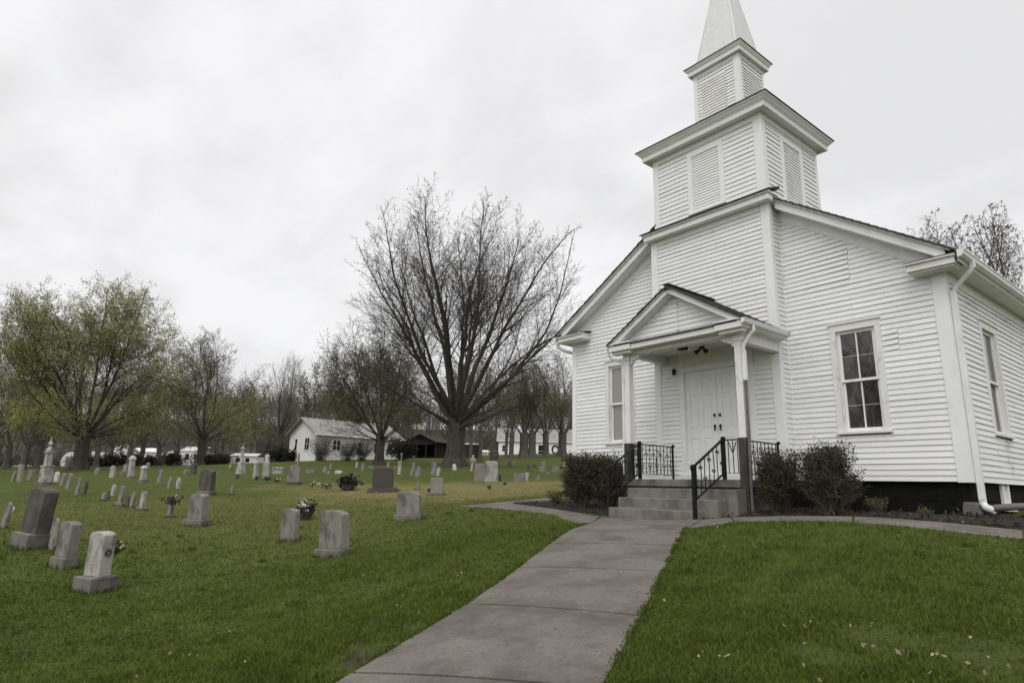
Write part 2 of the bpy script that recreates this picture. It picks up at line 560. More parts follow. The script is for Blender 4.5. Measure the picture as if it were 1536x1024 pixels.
# ground (lawn, leaf litter under the woods)
def ground_mat(blade=0.0, name='lawn_ground', island=.16):
    m = bpy.data.materials.new(name)
    m.use_nodes = True
    nt = m.node_tree
    N, L = nt.nodes, nt.links
    b = N["Principled BSDF"]
    b.inputs["Roughness"].default_value = .95
    b.inputs["Specular IOR Level"].default_value = .1
    geo = N.new("ShaderNodeNewGeometry")

    def noise(scale, detail=6, rough=.6, loc=(0, 0, 0)):
        mp = N.new("ShaderNodeMapping")
        mp.inputs["Location"].default_value = loc
        L.new(geo.outputs["Position"], mp.inputs["Vector"])
        n = N.new("ShaderNodeTexNoise")
        n.inputs["Scale"].default_value = scale
        n.inputs["Detail"].default_value = detail
        n.inputs["Roughness"].default_value = rough
        L.new(mp.outputs[0], n.inputs["Vector"])
        return n.outputs["Fac"]

    def ramp(x, lo, hi, a=0., c=1.):
        r = N.new("ShaderNodeMapRange")
        r.interpolation_type = 'SMOOTHSTEP'
        r.inputs["From Min"].default_value = lo
        r.inputs["From Max"].default_value = hi
        r.inputs["To Min"].default_value = a
        r.inputs["To Max"].default_value = c
        L.new(x, r.inputs["Value"])
        return r.outputs[0]

    def mix(f, a, c):
        x = N.new("ShaderNodeMix")
        x.data_type = 'RGBA'
        if isinstance(f, float):
            x.inputs[0].default_value = f
        else:
            L.new(f, x.inputs[0])
        for s, val in ((6, a), (7, c)):
            if isinstance(val, tuple):
                x.inputs[s].default_value = (*val, 1)
            else:
                L.new(val, x.inputs[s])
        return x.outputs[2]

    def math_(op, a, c):
        x = N.new("ShaderNodeMath")
        x.operation = op
        for i, val in ((0, a), (1, c)):
            if isinstance(val, (int, float)):
                x.inputs[i].default_value = val
            else:
                L.new(val, x.inputs[i])
        return x.outputs[0]

    def dist(cx, cy, sx=1., sy=1.):
        mp = N.new("ShaderNodeMapping")
        mp.vector_type = 'TEXTURE'
        mp.inputs["Location"].default_value = (cx, cy, 0)
        mp.inputs["Rotation"].default_value = (0, 0, math.atan2(RGT[1], RGT[0]))
        mp.inputs["Scale"].default_value = (sx, sy, 1000)
        L.new(geo.outputs["Position"], mp.inputs["Vector"])
        vl = N.new("ShaderNodeVectorMath")
        vl.operation = 'LENGTH'
        L.new(mp.outputs[0], vl.inputs[0])
        return vl.outputs["Value"]

    c = mix(ramp(noise(.45, 8), .35, .65), LAWN_A, LAWN_B)
    c = mix(ramp(noise(2.6, 8, .7, (5, 3, 0)), .42, .66), c, LAWN_C)
    # dry olive-yellow swath across the middle of the graveyard
    p = at(700, 735, 21)
    dd = dist(float(p[0]), float(p[1]), 9., 4.6)
    dd = math_('ADD', dd, ramp(noise(.22, 6, .7, (2, 9, 0)), .2, .8, -.55, .55))
    c = mix(ramp(dd, 1.1, .35), c, DRY)
    p = at(300, 760, 15)
    dd = dist(float(p[0]), float(p[1]), 14., 5.)
    dd = math_('ADD', dd, ramp(noise(.3, 6, .7, (7, 1, 0)), .2, .8, -.5, .5))
    c = mix(ramp(dd, 1.15, .3, 0, .2), c, DRY)
    if blade:
        hs = N.new('ShaderNodeHueSaturation')
        hs.inputs['Saturation'].default_value = 1.06
        mr_ = N.new('ShaderNodeMapRange')
        mr_.inputs['To Min'].default_value = blade * (1 - island)
        mr_.inputs['To Max'].default_value = blade * (1 + island)
        L.new(geo.outputs['Random Per Island'], mr_.inputs['Value'])
        L.new(mr_.outputs[0], hs.inputs['Value'])
        L.new(c, hs.inputs['Color'])
        L.new(hs.outputs[0], b.inputs['Base Color'])
        b.inputs['Roughness'].default_value = .75
        tr = N.new('ShaderNodeBsdfTranslucent')
        L.new(hs.outputs[0], tr.inputs['Color'])
        ms = N.new('ShaderNodeMixShader')
        ms.inputs[0].default_value = .35
        L.new(b.outputs[0], ms.inputs[1])
        L.new(tr.outputs[0], ms.inputs[2])
        L.new(ms.outputs[0], N['Material Output'].inputs['Surface'])
        return m
    # fine blade grain
    c = mix(ramp(noise(30, 4, .7), .45, .75, 0, .45), c, (.16, .155, .065))
    c = mix(ramp(noise(24, 4, .7, (3, 8, 0)), .5, .75, 0, .55), c, (.028, .036, .012))
    # leaf litter under the woods
    r = dist(0., 0.)
    r = math_('ADD', r, ramp(noise(.06, 5), .3, .7, -10., 10.))
    c = mix(ramp(r, 92., 108.), c, mix(ramp(noise(.25, 6), .35, .65), (.085, .074, .058), (.05, .048, .034)))
    L.new(c, b.inputs["Base Color"])
    bp = N.new("ShaderNodeBump")
    bp.inputs["Strength"].default_value = .8
    bp.inputs["Distance"].default_value = .04
    L.new(noise(22, 6, .75), bp.inputs["Height"])
    L.new(bp.outputs[0], b.inputs["Normal"])
    return m


LAWN_A, LAWN_B, LAWN_C, DRY = (.064, .086, .0185), (.084, .103, .026), (.050, .067, .0145), (.178, .160, .068)
M['ground'] = ground_mat()

# ------------------------------------------------------------------ sky and light
SUN_DIR = Vector((.40, -.62, 1.0)).normalized()
world = bpy.data.worlds.new("World")
SC.world = world
world.use_nodes = True
wn = world.node_tree
WN, WL = wn.nodes, wn.links
bg = WN["Background"]
bg.inputs["Strength"].default_value = .1
sky = WN.new("ShaderNodeTexSky")
sky.sky_type = 'NISHITA'
sky.sun_disc = False
sky.sun_elevation = math.asin(SUN_DIR.z)
sky.sun_rotation = math.atan2(SUN_DIR.x, SUN_DIR.y)
sky.dust_density = 4
tcw = WN.new("ShaderNodeTexCoord")


def wmath(op, a, b=None):
    n = WN.new("ShaderNodeMath")
    n.operation = op
    for i, x in enumerate((a, b)):
        if x is None:
            continue
        if isinstance(x, (int, float)):
            n.inputs[i].default_value = x
        else:
            WL.new(x, n.inputs[i])
    return n.outputs[0]


sep = WN.new("ShaderNodeSeparateXYZ")
WL.new(tcw.outputs["Generated"], sep.inputs[0])
den = wmath('ADD', wmath('MAXIMUM', sep.outputs[2], 0.0), .32)
cmb = WN.new("ShaderNodeCombineXYZ")
WL.new(wmath('DIVIDE', sep.outputs[0], den), cmb.inputs[0])
WL.new(wmath('DIVIDE', sep.outputs[1], den), cmb.inputs[1])


def wnoise(scale, detail, loc, stretch=(1, 1, 1)):
    mp = WN.new("ShaderNodeMapping")
    mp.inputs["Location"].default_value = loc
    mp.inputs["Scale"].default_value = stretch
    WL.new(cmb.outputs[0], mp.inputs["Vector"])
    n = WN.new("ShaderNodeTexNoise")
    n.inputs["Scale"].default_value = scale
    n.inputs["Detail"].default_value = detail
    n.inputs["Roughness"].default_value = .52
    n.inputs["Distortion"].default_value = .35
    WL.new(mp.outputs[0], n.inputs["Vector"])
    return n.outputs["Fac"]


n1 = wnoise(1.5, 5, (1.3, 4.1, 0))
n2 = wnoise(3.6, 6, (7.3, 2.1, 3), (1, 1.5, 1))
cl = wmath('ADD', wmath('MULTIPLY', n1, .68), wmath('MULTIPLY', n2, .32))
mr = WN.new("ShaderNodeMapRange")
mr.interpolation_type = 'SMOOTHSTEP'
mr.inputs["From Min"].default_value = .38
mr.inputs["From Max"].default_value = .60
mr.inputs["To Min"].default_value = SKY_LO
mr.inputs["To Max"].default_value = SKY_HI
WL.new(cl, mr.inputs["Value"])
# the cloud deck is brighter overhead and towards the hidden sun
vs = WN.new("ShaderNodeVectorMath")
vs.operation = 'DOT_PRODUCT'
WL.new(tcw.outputs["Generated"], vs.inputs[0])
vs.inputs[1].default_value = tuple(SUN_DIR)
mr2 = WN.new("ShaderNodeMapRange")
mr2.interpolation_type = 'SMOOTHSTEP'
mr2.inputs["From Min"].default_value = .30
mr2.inputs["From Max"].default_value = 1.0
mr2.inputs["To Min"].default_value = 1.0
mr2.inputs["To Max"].default_value = SKY_SUN
WL.new(vs.outputs["Value"], mr2.inputs["Value"])
lum = wmath('MULTIPLY', mr.outputs[0], mr2.outputs[0])
cc = WN.new("ShaderNodeCombineColor")
WL.new(lum, cc.inputs[0])
WL.new(lum, cc.inputs[1])
WL.new(wmath('MULTIPLY', lum, 1.012), cc.inputs[2])
mxw = WN.new("ShaderNodeMix")
mxw.data_type = 'RGBA'
mxw.inputs[0].default_value = .985
WL.new(sky.outputs[0], mxw.inputs[6])
WL.new(cc.outputs[0], mxw.inputs[7])
WL.new(mxw.outputs[2], bg.inputs["Color"])

sd = bpy.data.lights.new("sun", 'SUN')
sd.energy = SUN_E
sd.angle = R(35)
sd.color = (1.0, .975, .94)
so = bpy.data.objects.new("sun", sd)
COL.objects.link(so)
so.rotation_euler = SUN_DIR.to_track_quat('Z', 'Y').to_euler()
SC.view_settings.view_transform = 'Standard'
SC.view_settings.look = 'None'
SC.view_settings.exposure = EXPO
SC.view_settings.gamma = 1.0


# ------------------------------------------------------------------ ground sheet
def axis(lo, hi, c0, c1, fine, grow):
    xs = list(np.arange(c0, c1 + 1e-6, fine))
    s = fine
    x = c1
    while x < hi:
        s = min(s * grow, 25)
        x += s
        xs.append(x)
    s = fine
    x = c0
    while x > lo:
        s = min(s * grow, 25)
        x -= s
        xs.insert(0, x)
    return np.array(xs)


gx = axis(-700, 600, -17, 2, .28, 1.045)
gy = axis(-500, 700, 1, 18, .28, 1.045)
XX, YY = np.meshgrid(gx, gy)
ZZ = gz(XX.ravel(), YY.ravel())
vv = np.stack([XX.ravel(), YY.ravel(), ZZ], 1)
nx, ny = len(gx), len(gy)
ii = (np.arange(ny - 1)[:, None] * nx + np.arange(nx - 1)[None, :]).ravel()
ground = np_mesh('ground', vv, np.stack([ii, ii + 1, ii + nx + 1, ii + nx], 1), M['ground'], smooth=True)
tag(ground, kind='structure')


# ------------------------------------------------------------------ walks and mulch
def inpoly(x, y, poly):
    c = False
    n = len(poly)
    for i in range(n):
        x1, y1 = poly[i]
        x2, y2 = poly[(i + 1) % n]
        if (y1 > y) != (y2 > y) and x < (x2 - x1) * (y - y1) / (y2 - y1) + x1:
            c = not c
    return c


def on_ground(u, v, d):
    x, y, z, _ = hit(u, v, d)
    return np.array((x, y))


WL_far, WR_far = on_ground(880, 787, 9.1), on_ground(1030, 793, 8.9)
WL_near, WR_near = on_ground(526, 1011, 4.6), on_ground(910, 1024, 3.7)
_dl = WL_near - WL_far
_dr = WR_near - WR_far
walk_quads = []
joints = [(0, 0), (.165, .165)]
jl = [on_ground(844, 815, 8.2), on_ground(788, 851, 7.2), on_ground(697, 907, 6.2)]
jr = [on_ground(1005, 819, 8), on_ground(985, 858, 7), on_ground(950, 925, 5.6)]


def proj_line(p, a, d):
    return float(np.dot(p - a, d) / np.dot(d, d))


tl = [0] + [proj_line(p, WL_far, _dl) for p in jl] + [1.0]
trr = [0] + [proj_line(p, WR_far, _dr) for p in jr] + [1.02]
dl_step, dr_step = tl[-2] - tl[-3], trr[-2] - trr[-3]
tl += [tl[-1] + .42, tl[-1] + .84, tl[-1] + 1.3]
trr += [trr[-1] + .42, trr[-1] + .84, trr[-1] + 1.3]


def slab(mb, c, gap=.02, lift=.012, n=10, th=.10):
    """draped slab from 4 ground corners (ccw), inset for the joint gap"""
    c = [np.array(p, float) for p in c]
    cen = sum(c) / 4
    c = [p + (cen - p) / np.linalg.norm(cen - p) * gap for p in c]
    g = []
    for j in range(n + 1):
        for i in range(n + 1):
            a, b = i / n, j / n
            p = (c[0] * (1 - a) + c[1] * a) * (1 - b) + (c[3] * (1 - a) + c[2] * a) * b
            g.append(p)
    g = np.array(g)
    z = gz(g[:, 0], g[:, 1]) + lift
    n0 = len(mb.v)
    # eased edge: the rim row drops a little
    mb.v += [(float(p[0]), float(p[1]), float(zz)) for p, zz in zip(g, z)]
    w = n + 1
    for j in range(n):
        for i in range(n):
            k = n0 + j * w + i
            mb.f.append((k, k + 1, k + w + 1, k + w))
    rim = [j for j in range(w)] + [j * w + n for j in range(1, w)] + [n * w + i for i in range(n - 1, -1, -1)] + [j * w for j in range(n - 1, 0, -1)]
    m0 = len(mb.v)
    for r_ in rim:
        x, y, zz = mb.v[n0 + r_]
        mb.v.append((x, y, zz - th))
    for i in range(len(rim)):
        j = (i + 1) % len(rim)
        mb.f.append((n0 + rim[i], m0 + i, m0 + j, n0 + rim[j]))
    return c


mb = MB()
walk_poly = []
for i in range(len(tl) - 1):
    q = [WL_far + _dl * tl[i + 1], WR_far + _dr * trr[i + 1], WR_far + _dr * trr[i], WL_far + _dl * tl[i]]
    slab(mb, q)
walk_main = [WL_far + _dl * tl[-1], WR_far + _dr * trr[-1], WR_far, WL_far]
walk_polys = [[tuple(p) for p in walk_main]]
# apron joining the steps and the cross walk
XL = [(-8.3, 8.86), (-6.2, 8.86)]
ap = [tuple(WL_far), tuple(WR_far), (-6.1, 8.86), (-8.35, 8.86)]
slab(mb, ap)
walk_polys.append(ap)
# right run along the church
rlo = [tuple(WR_far), (-5.25, 8.32), (-3.73, 8.6), (-2.05, 8.85), (0.2, 9.1), (4.0, 9.5)]
rhi = [(-6.1, 8.86), (-5.95, 9.35), (-4.15, 9.6), (-2.29, 9.9), (0.2, 10.2), (4.0, 10.6)]
for i in range(len(rlo) - 1):
    q = [rlo[i], rlo[i + 1], rhi[i + 1], rhi[i]]
    slab(mb, q, n=6)
    walk_polys.append(q)
# left run and the return leg along the far side of the church
lo_l = [tuple(WL_far), tuple(on_ground(830, 771.5, 10.5)), tuple(on_ground(760, 764.5, 12.5)), tuple(on_ground(688, 759.5, 14.6))]
hi_l = [(-8.35, 8.86), tuple(on_ground(860, 768, 11.6)), tuple(on_ground(800, 759.5, 13.6)), tuple(on_ground(766, 755.5, 14.9))]
for i in range(3):
    q = [lo_l[i + 1], lo_l[i], hi_l[i], hi_l[i + 1]]
    slab(mb, q, n=6)
    walk_polys.append(q)
e1, e2 = on_ground(846, 744.5, 18.5), on_ground(846, 748.5, 17.4)
q = [lo_l[3], hi_l[3], tuple(e2), tuple(e1)]
slab(mb, q, n=8)
walk_polys.append(q)
walk = mb.build('walkway', M['walk'])
tag(walk, kind='structure')


def drape(name, poly, m, lift, step=.25, kind='structure', rough=0.0):
    xs = [p[0] for p in poly]
    ys = [p[1] for p in poly]
    bm = bmesh.new()
    vs = [bm.verts.new((p[0], p[1], 0)) for p in poly]
    bm.faces.new(vs)
    L = max(max(xs) - min(xs), max(ys) - min(ys))
    x = min(xs)
    while x < max(xs):
        x += step
        bmesh.ops.bisect_plane(bm, geom=bm.verts[:] + bm.edges[:] + bm.faces[:], plane_co=(x, 0, 0), plane_no=(1, 0, 0))
    y = min(ys)
    while y < max(ys):
        y += step
        bmesh.ops.bisect_plane(bm, geom=bm.verts[:] + bm.edges[:] + bm.faces[:], plane_co=(0, y, 0), plane_no=(0, 1, 0))
    co = np.array([v.co[:] for v in bm.verts])
    z = gz(co[:, 0], co[:, 1])
    for v, zz in zip(bm.verts, z):
        edge = any(e.is_boundary for e in v.link_edges)
        v.co.z = zz + (-.02 if edge else lift + rough * mnoise.noise((v.co.x * 3.1, v.co.y * 3.1, 1)))
    me = bpy.data.meshes.new(name)
    bm.to_mesh(me)
    bm.free()
    me.materials.append(m)
    o = bpy.data.objects.new(name, me)
    COL.objects.link(o)
    return tag(o, kind=kind)


mulch_l = [(-8.3, 9.0), hi_l[1], hi_l[2], hi_l[3], (hi_l[3][0] + 1.0, hi_l[3][1] + .75), (-11.7, 11.55), (-8.7, 11.55), (-8.7, 9.85)]
mulch_r = [(-6.3, 8.95), (-5.95, 9.42), (-4.15, 9.66), (-2.29, 9.96), (0.0, 10.2), (-.6, 11.6), (-3.15, 12.2), (-3.15, 11.55), (-5.9, 11.55), (-5.9, 9.6)]
drape('mulch_bed', mulch_l, M['mulch'], .045, .14, rough=.03)
drape('mulch_bed', mulch_r, M['mulch'], .045, .14, rough=.035)
nograss = walk_polys + [mulch_l, mulch_r, [(-11.9, 11.3), (-3.1, 11.3), (-3.1, 25), (-11.9, 25)]]

# ------------------------------------------------------------------ church
church = thing('church', 'white clapboard church with a square louvred belfry, a spire and a small gabled porch', 'church', (-7.3, 11.5, g1(-7.3, 11.5)))
CH_LOC = Vector(church.location)


def ch(mb, name, m, parent=None, **k):
    """church parts are modelled in world coordinates; parent and keep them in place"""
    if isinstance(mb, MB):
        mb.v = [(x - CH_LOC.x, y - CH_LOC.y, z - CH_LOC.z) for x, y, z in mb.v]
    return mb.build(name, m, parent or church, **k)


class Fr:
    def __init__(s, O, U, N):
        s.O, s.U, s.N = Vector(O), Vector(U), Vector(N)

    def p(s, u, z, n):
        return tuple(s.O + s.U * u + s.N * n + Vector((0, 0, z)))

    def box(s, mb, u0, u1, z0, z1, n0, n1):
        P = s.p
        mb.hexa([P(u0, z0, n0), P(u1, z0, n0), P(u1, z0, n1), P(u0, z0, n1), P(u0, z1, n0), P(u1, z1, n0), P(u1, z1, n1), P(u0, z1, n1)])


FRONT = Fr((0, 11.5, 0), (1, 0, 0), (0, -1, 0))
BAY = Fr((0, 11.13, 0), (1, 0, 0), (0, -1, 0))
SIDE = Fr((-3.2, 0, 0), (0, 1, 0), (1, 0, 0))
LSIDE = Fr((-11.76, 0, 0), (0, 1, 0), (-1, 0, 0))
BAYR = Fr((-5.88, 0, 0), (0, 1, 0), (1, 0, 0))
BAYL = Fr((-8.76, 0, 0), (0, 1, 0), (-1, 0, 0))


def siding(mb, fr, span, z0, z1, e=.094, holes=(), lip=.0195, seed=0, seams=()):
    rs = random.Random(seed)
    z = z0
    row = 0
    while z < z1 - .01:
        zt = min(z + e, z1)
        a0, b0 = span(z)
        a1, b1 = span(zt)
        if b0 - a0 > .02:
            iv = [(a0, b0, a1, b1)]
            for (h0, h1, hz0, hz1) in holes:
                if zt > hz0 + .02 and z < hz1 - .02:
                    nv = []
                    for (p, q, p1, q1) in iv:
                        if h1 <= p or h0 >= q:
                            nv.append((p, q, p1, q1))
                            continue
                        if h0 > p:
                            nv.append((p, h0, p1, h0))
                        if h1 < q:
                            nv.append((h1, q, h1, q1))
                    iv = nv
            for (p, q, p1, q1) in iv:
                cuts = [p]
                x = p + rs.uniform(1.2, 4.2)
                while x < q - .5:
                    cuts.append(x)
                    x += rs.uniform(2.4, 4.4)
                sx = []
                for (s_x, s0, s1) in seams:
                    if s0 < z < s1 and p + .1 < s_x < q - .1:
                        s_x += rs.uniform(-.012, .012)
                        cuts = sorted([k for k in cuts if abs(k - s_x) > .5 or k == p] + [s_x])
                        sx.append(s_x)
                cuts.append(q)
                for k in range(len(cuts) - 1):
                    u0, u1 = cuts[k], cuts[k + 1]
                    v0 = p1 if k == 0 else u0
                    v1 = q1 if k == len(cuts) - 2 else u1
                    if k:
                        u0 += .0012
                        v0 += .0012
                    t0 = lip + rs.uniform(-.003, .003)
                    t1 = lip + rs.uniform(-.003, .003)
                    d0, d1 = rs.uniform(-.003, .003), rs.uniform(-.003, .003)
                    if u1 in sx:
                        d1 += .016
                        t1 += .008
                    elif cuts[k] in sx:
                        d0 -= .008
                    ns = max(1, int((u1 - u0) / .6))
                    A, B, C = [], [], []
                    for i in range(ns + 1):
                        s = i / ns
                        uu, vv_ = u0 + (u1 - u0) * s, v0 + (v1 - v0) * s
                        wv = .0022 * math.sin(uu * 2.3 + row * 1.7) + (0 if i in (0, ns) else rs.uniform(-.0012, .0012))
                        zz = z + d0 + (d1 - d0) * s + wv
                        tt = t0 + (t1 - t0) * s + wv * .7
                        A.append(fr.p(uu, zz, tt))
                        B.append(fr.p(vv_, zt + .018, .0005))
                        C.append(fr.p(uu, zz + .016, -.004))
                    n = len(mb.v)
                    mb.v += A + B + C
                    w = ns + 1
                    for i in range(ns):
                        mb.f.append((n + i, n + i + 1, n + w + i + 1, n + w + i))
                        mb.f.append((n + 2 * w + i, n + 2 * w + i + 1, n + i + 1, n + i))
        z = zt
        row += 1


# roof lines on the front plane
def zr(x):   # right slope shingle top
    return 3.83 + .67 * (-2.93 - x)


def zl(x):
    return 4.04 + .60 * (x + 12.06)


RIDX, RIDZ = -7.40, 6.84
RK = .26     # depth of roof line above the soffit / wall top
SB = .25     # siding bottom

win_front_r = (-5.085, -4.21, 1.04, 3.01)
win_front_l = (-10.615, -9.69, 1.07, 3.11)


def span_front_l(z):
    lo = -11.74
    if z > 3.95:
        lo = max(lo, (z + RK - 4.04) / .60 - 12.06)
    return lo, -8.76


def span_front_r(z):
    hi = -3.22
    if z > 3.7:
        hi = min(hi, -2.93 - (z + RK - 3.83) / .67)
    return -5.88, hi


def hole(w):
    return (w[0] + .03, w[1] - .03, w[2] + .03, w[3] - .03)


mb = MB()
siding(mb, FRONT, span_front_l, SB, 5.6, holes=[hole(win_front_l)], seed=1)
ch(mb, 'front_wall', M['white'])
mb = MB()
siding(mb, FRONT, span_front_r, SB, 5.45, holes=[hole(win_front_r)], seed=2, seams=[(-4.63, 3.75, 4.75), (-3.95, 2.35, 2.75)])
ch(mb, 'front_wall', M['white'])
door = (-8.06, -6.42, .30, 2.92)
mb = MB()
siding(mb, BAY, lambda z: (-8.74, -5.90), SB, 5.64, holes=[door], seed=3)
siding(mb, BAYR, lambda z: (11.13, 11.49), SB, 5.7, seed=4)
siding(mb, BAYL, lambda z: (11.13, 11.49), SB, 5.7, seed=5)
ch(mb, 'tower_wall', M['white'])
side_w = [(12.96, 13.92, 1.04, 3.05), (15.60, 16.56, 1.04, 3.05), (18.25, 19.2, 1.04, 3.05), (20.9, 21.85, 1.04, 3.05)]
mb = MB()
siding(mb, SIDE, lambda z: (11.52, 24.0), SB, 3.66, holes=[hole(w) for w in side_w], seed=6)
ch(mb, 'side_wall', M['white_stained'])
mb = MB()
siding(mb, LSIDE, lambda z: (11.52, 24.0), SB, 3.7, e=.094, seed=7)
ch(mb, 'side_wall', M['white'])
mb = MB()
mb.poly([(-3.2, 24, .25), (-11.76, 24, .25), (-11.76, 24, 3.95), (RIDX, 24, 6.6), (-3.2, 24, 3.7)])
ch(mb, 'rear_wall', M['white'])

# corner boards
for fr, u0, u1, z0, z1 in ((FRONT, -3.375, -3.178, .235, 3.62), (FRONT, -11.785, -11.63, .235, 3.80), (BAY, -6.03, -5.856, .225, 5.66), (BAY, -8.785, -8.62, .225, 5.66)):
    mb = MB()
    fr.box(mb, u0, u1, z0, z1, -.02, .028)
    ch(mb, 'corner_board', M['trim'], bevel=.003)
for fr, u0, u1, z0, z1 in ((SIDE, 11.505, 11.655, .235, 3.62), (BAYR, 11.135, 11.22, .225, 5.66), (BAYR, 11.455, 11.498, .225, 5.5), (BAYL, 11.135, 11.22, .225, 5.66)):
    mb = MB()
    fr.box(mb, u0, u1, z0, z1, 0, .0245)
    ch(mb, 'corner_board', M['trim'], bevel=.003)

# foundation: block courses painted black
mb = MB()
for (a, b, fr) in ((-11.70, -3.262, FRONT), (11.56, 23.9, SIDE), (11.56, 23.9, LSIDE)):
    z = -.85
    k = 0
    while z < .245:
        u = a - (.2 if k % 2 else 0)
        while u < b:
            u0, u1 = max(a, u), min(b, u + .4)
            if u1 - u0 > .02:
                fr.box(mb, u0 + .005, u1 - .005, z, min(z + .19, .247), -.25, -.062 + rnd.uniform(-.006, .006))
            u += .4
        z += .2
        k += 1
    fr.box(mb, a, b, -.9, .24, -.28, -.075)
ch(mb, 'foundation', M['found'], bevel=.004, seg=1)
mb = MB()
mb.hexa([(-3.40, 11.36, -.75), (-3.12, 11.36, -.75), (-3.12, 11.7, -.75), (-3.40, 11.7, -.75), (-3.34, 11.42, -.05), (-3.17, 11.42, -.05), (-3.17, 11.7, -.05), (-3.34, 11.7, -.05)])
ch(mb, 'corner_block', M['concdark'], bevel=.03)


# windows
def window(fr, w, glassmat, cols=2, thin=True, split=.5, sub=True):
    u0, u1, z0, z1 = w
    cs = .105
    mb = MB()
    fr.box(mb, u0, u0 + cs, z0 + .05, z1 - .125, -.02, .030)
    fr.box(mb, u1 - cs, u1, z0 + .05, z1 - .125, -.02, .030)
    fr.box(mb, u0, u1, z1 - .125, z1, -.02, .031)
    fr.box(mb, u0 - .012, u1 + .012, z1, z1 + .026, -.02, .055)
    # jamb liner behind the casing
    fr.box(mb, u0 + cs - .03, u0 + cs + .022, z0 + .05, z1 - .1, -.10, -.021)
    fr.box(mb, u1 - cs - .022, u1 - cs + .03, z0 + .05, z1 - .1, -.10, -.021)
    fr.box(mb, u0 + cs + .022, u1 - cs - .022, z1 - .135, z1 - .1, -.10, -.021)
    win = ch(mb, 'window', M['trim_old'], bevel=.003)
    mb = MB()
    fr.box(mb, u0 - .02, u1 + .02, z0, z0 + .048, -.10, .062)
    ch(mb, 'sill', M['trim_old'], parent=win, bevel=.006)
    a, b = u0 + cs + .022, u1 - cs - .022
    lo, hi = z0 + .048, z1 - .135
    mid = lo + (hi - lo) * split
    for k, (s0, s1, n0, n1) in enumerate(((mid - .02, hi, -.060, -.026), (lo, mid + .02, -.096, -.062))):
        mb = MB()
        st = .042
        fr.box(mb, a, a + st, s0, s1, n0, n1)
        fr.box(mb, b - st, b, s0, s1, n0, n1)
        fr.box(mb, a + st, b - st, s0, s0 + (.045 if k == 0 else .065), n0, n1)
        fr.box(mb, a + st, b - st, s1 - .045, s1, n0, n1)
        if cols == 2:
            c = (a + b) / 2
            fr.box(mb, c - .011, c + .011, s0 + .045, s1 - .045, n0 + .002, n1 + .003)
        if thin:
            zz = (s0 + s1) / 2
            fr.box(mb, a + st, b - st, zz - .003, zz + .003, n0 + .004, n1 - .01)
        ch(mb, 'sash', M['trim'], parent=win, bevel=.002)
        mb = MB()
        n = n0 + .012
        P = fr.p
        mb.quad(P(a + .01, s0 + .01, n), P(b - .01, s0 + .01, n), P(b - .01, s1 - .01, n), P(a + .01, s1 - .01, n))
        ch(mb, 'glass', glassmat, parent=win)
    mb = MB()
    fr.box(mb, u0 + .03, u1 - .03, z0 + .03, z1 - .03, -.16, -.13)
    return win


window(FRONT, win_front_r, M['glass'])
window(FRONT, win_front_l, M['glassshade'], cols=1, thin=False)
for w in side_w:
    window(SIDE, w, M['glass'], cols=1, thin=False)

# frieze boards under the rakes and eaves
mb = MB()
for (x0, x1, zf) in ((-11.76, -8.80, zl), (-5.86, -3.2, zr)):
    P = FRONT.p
    a, b = (x0, x1)
    h = .17
    n0, n1 = -.01, .026
    mb.hexa([P(a, zf(a) - RK - h, n0), P(b, zf(b) - RK - h, n0), P(b, zf(b) - RK - h, n1), P(a, zf(a) - RK - h, n1),
             P(a, zf(a) - RK + .03, n0), P(b, zf(b) - RK + .03, n0), P(b, zf(b) - RK + .03, n1), P(a, zf(a) - RK + .03, n1)])
SIDE.box(mb, 11.66, 24, 3.44, 3.64, -.01, .0265)
BAY.box(mb, -8.60, -6.05, 5.52, 5.655, -.01, .0265)
ch(mb, 'frieze', M['trim'], bevel=.002)

# rake boards, crown moulding and soffits
YR = 11.2
for nm, x0, x1, zf in (('l', -12.06, -8.95, zl), ('r', -5.78, -2.95, zr)):
    def strip(mb, t0, t1, y0, y1, xa=x0, xb=x1):
        mb.hexa([(xa, y0, zf(xa) + t0), (xb, y0, zf(xb) + t0), (xb, y1, zf(xb) + t0), (xa, y1, zf(xa) + t0),
                 (xa, y0, zf(xa) + t1), (xb, y0, zf(xb) + t1), (xb, y1, zf(xb) + t1), (xa, y1, zf(xa) + t1)])
    mb = MB()
    xa, xb = (x0 + .12, x1) if nm == 'l' else (x0, x1 - .1)
    strip(mb, -.225, -.085, YR, YR + .03, xa, xb)
    ch(mb, 'rake_board', M['trim'], bevel=.003)
    mb = MB()
    strip(mb, -.083, -.060, YR - .02, YR + .03, xa, xb)
    strip(mb, -.060, -.022, YR - .055, YR + .03, x0 + .02, x1 - .02)
    ch(mb, 'crown_moulding', M['trim'], bevel=.006)
    mb = MB()
    strip(mb, -.232, -.21, YR + .031, 11.5, xa, xb)
    ch(mb, 'soffit', M['trim'])

# roof
mb = MB()
EX_L, EX_R = -12.10, -2.90


def roofslab(mb, pts, t=.028):
    n = len(pts)
    a = [(x, y, z) for x, y, z in pts]
    b = [(x, y, z - t) for x, y, z in pts]
    mb.poly(a)
    mb.poly(b[::-1])
    for i in range(n):
        j = (i + 1) % n
        mb.quad(a[i], b[i], b[j], a[j])


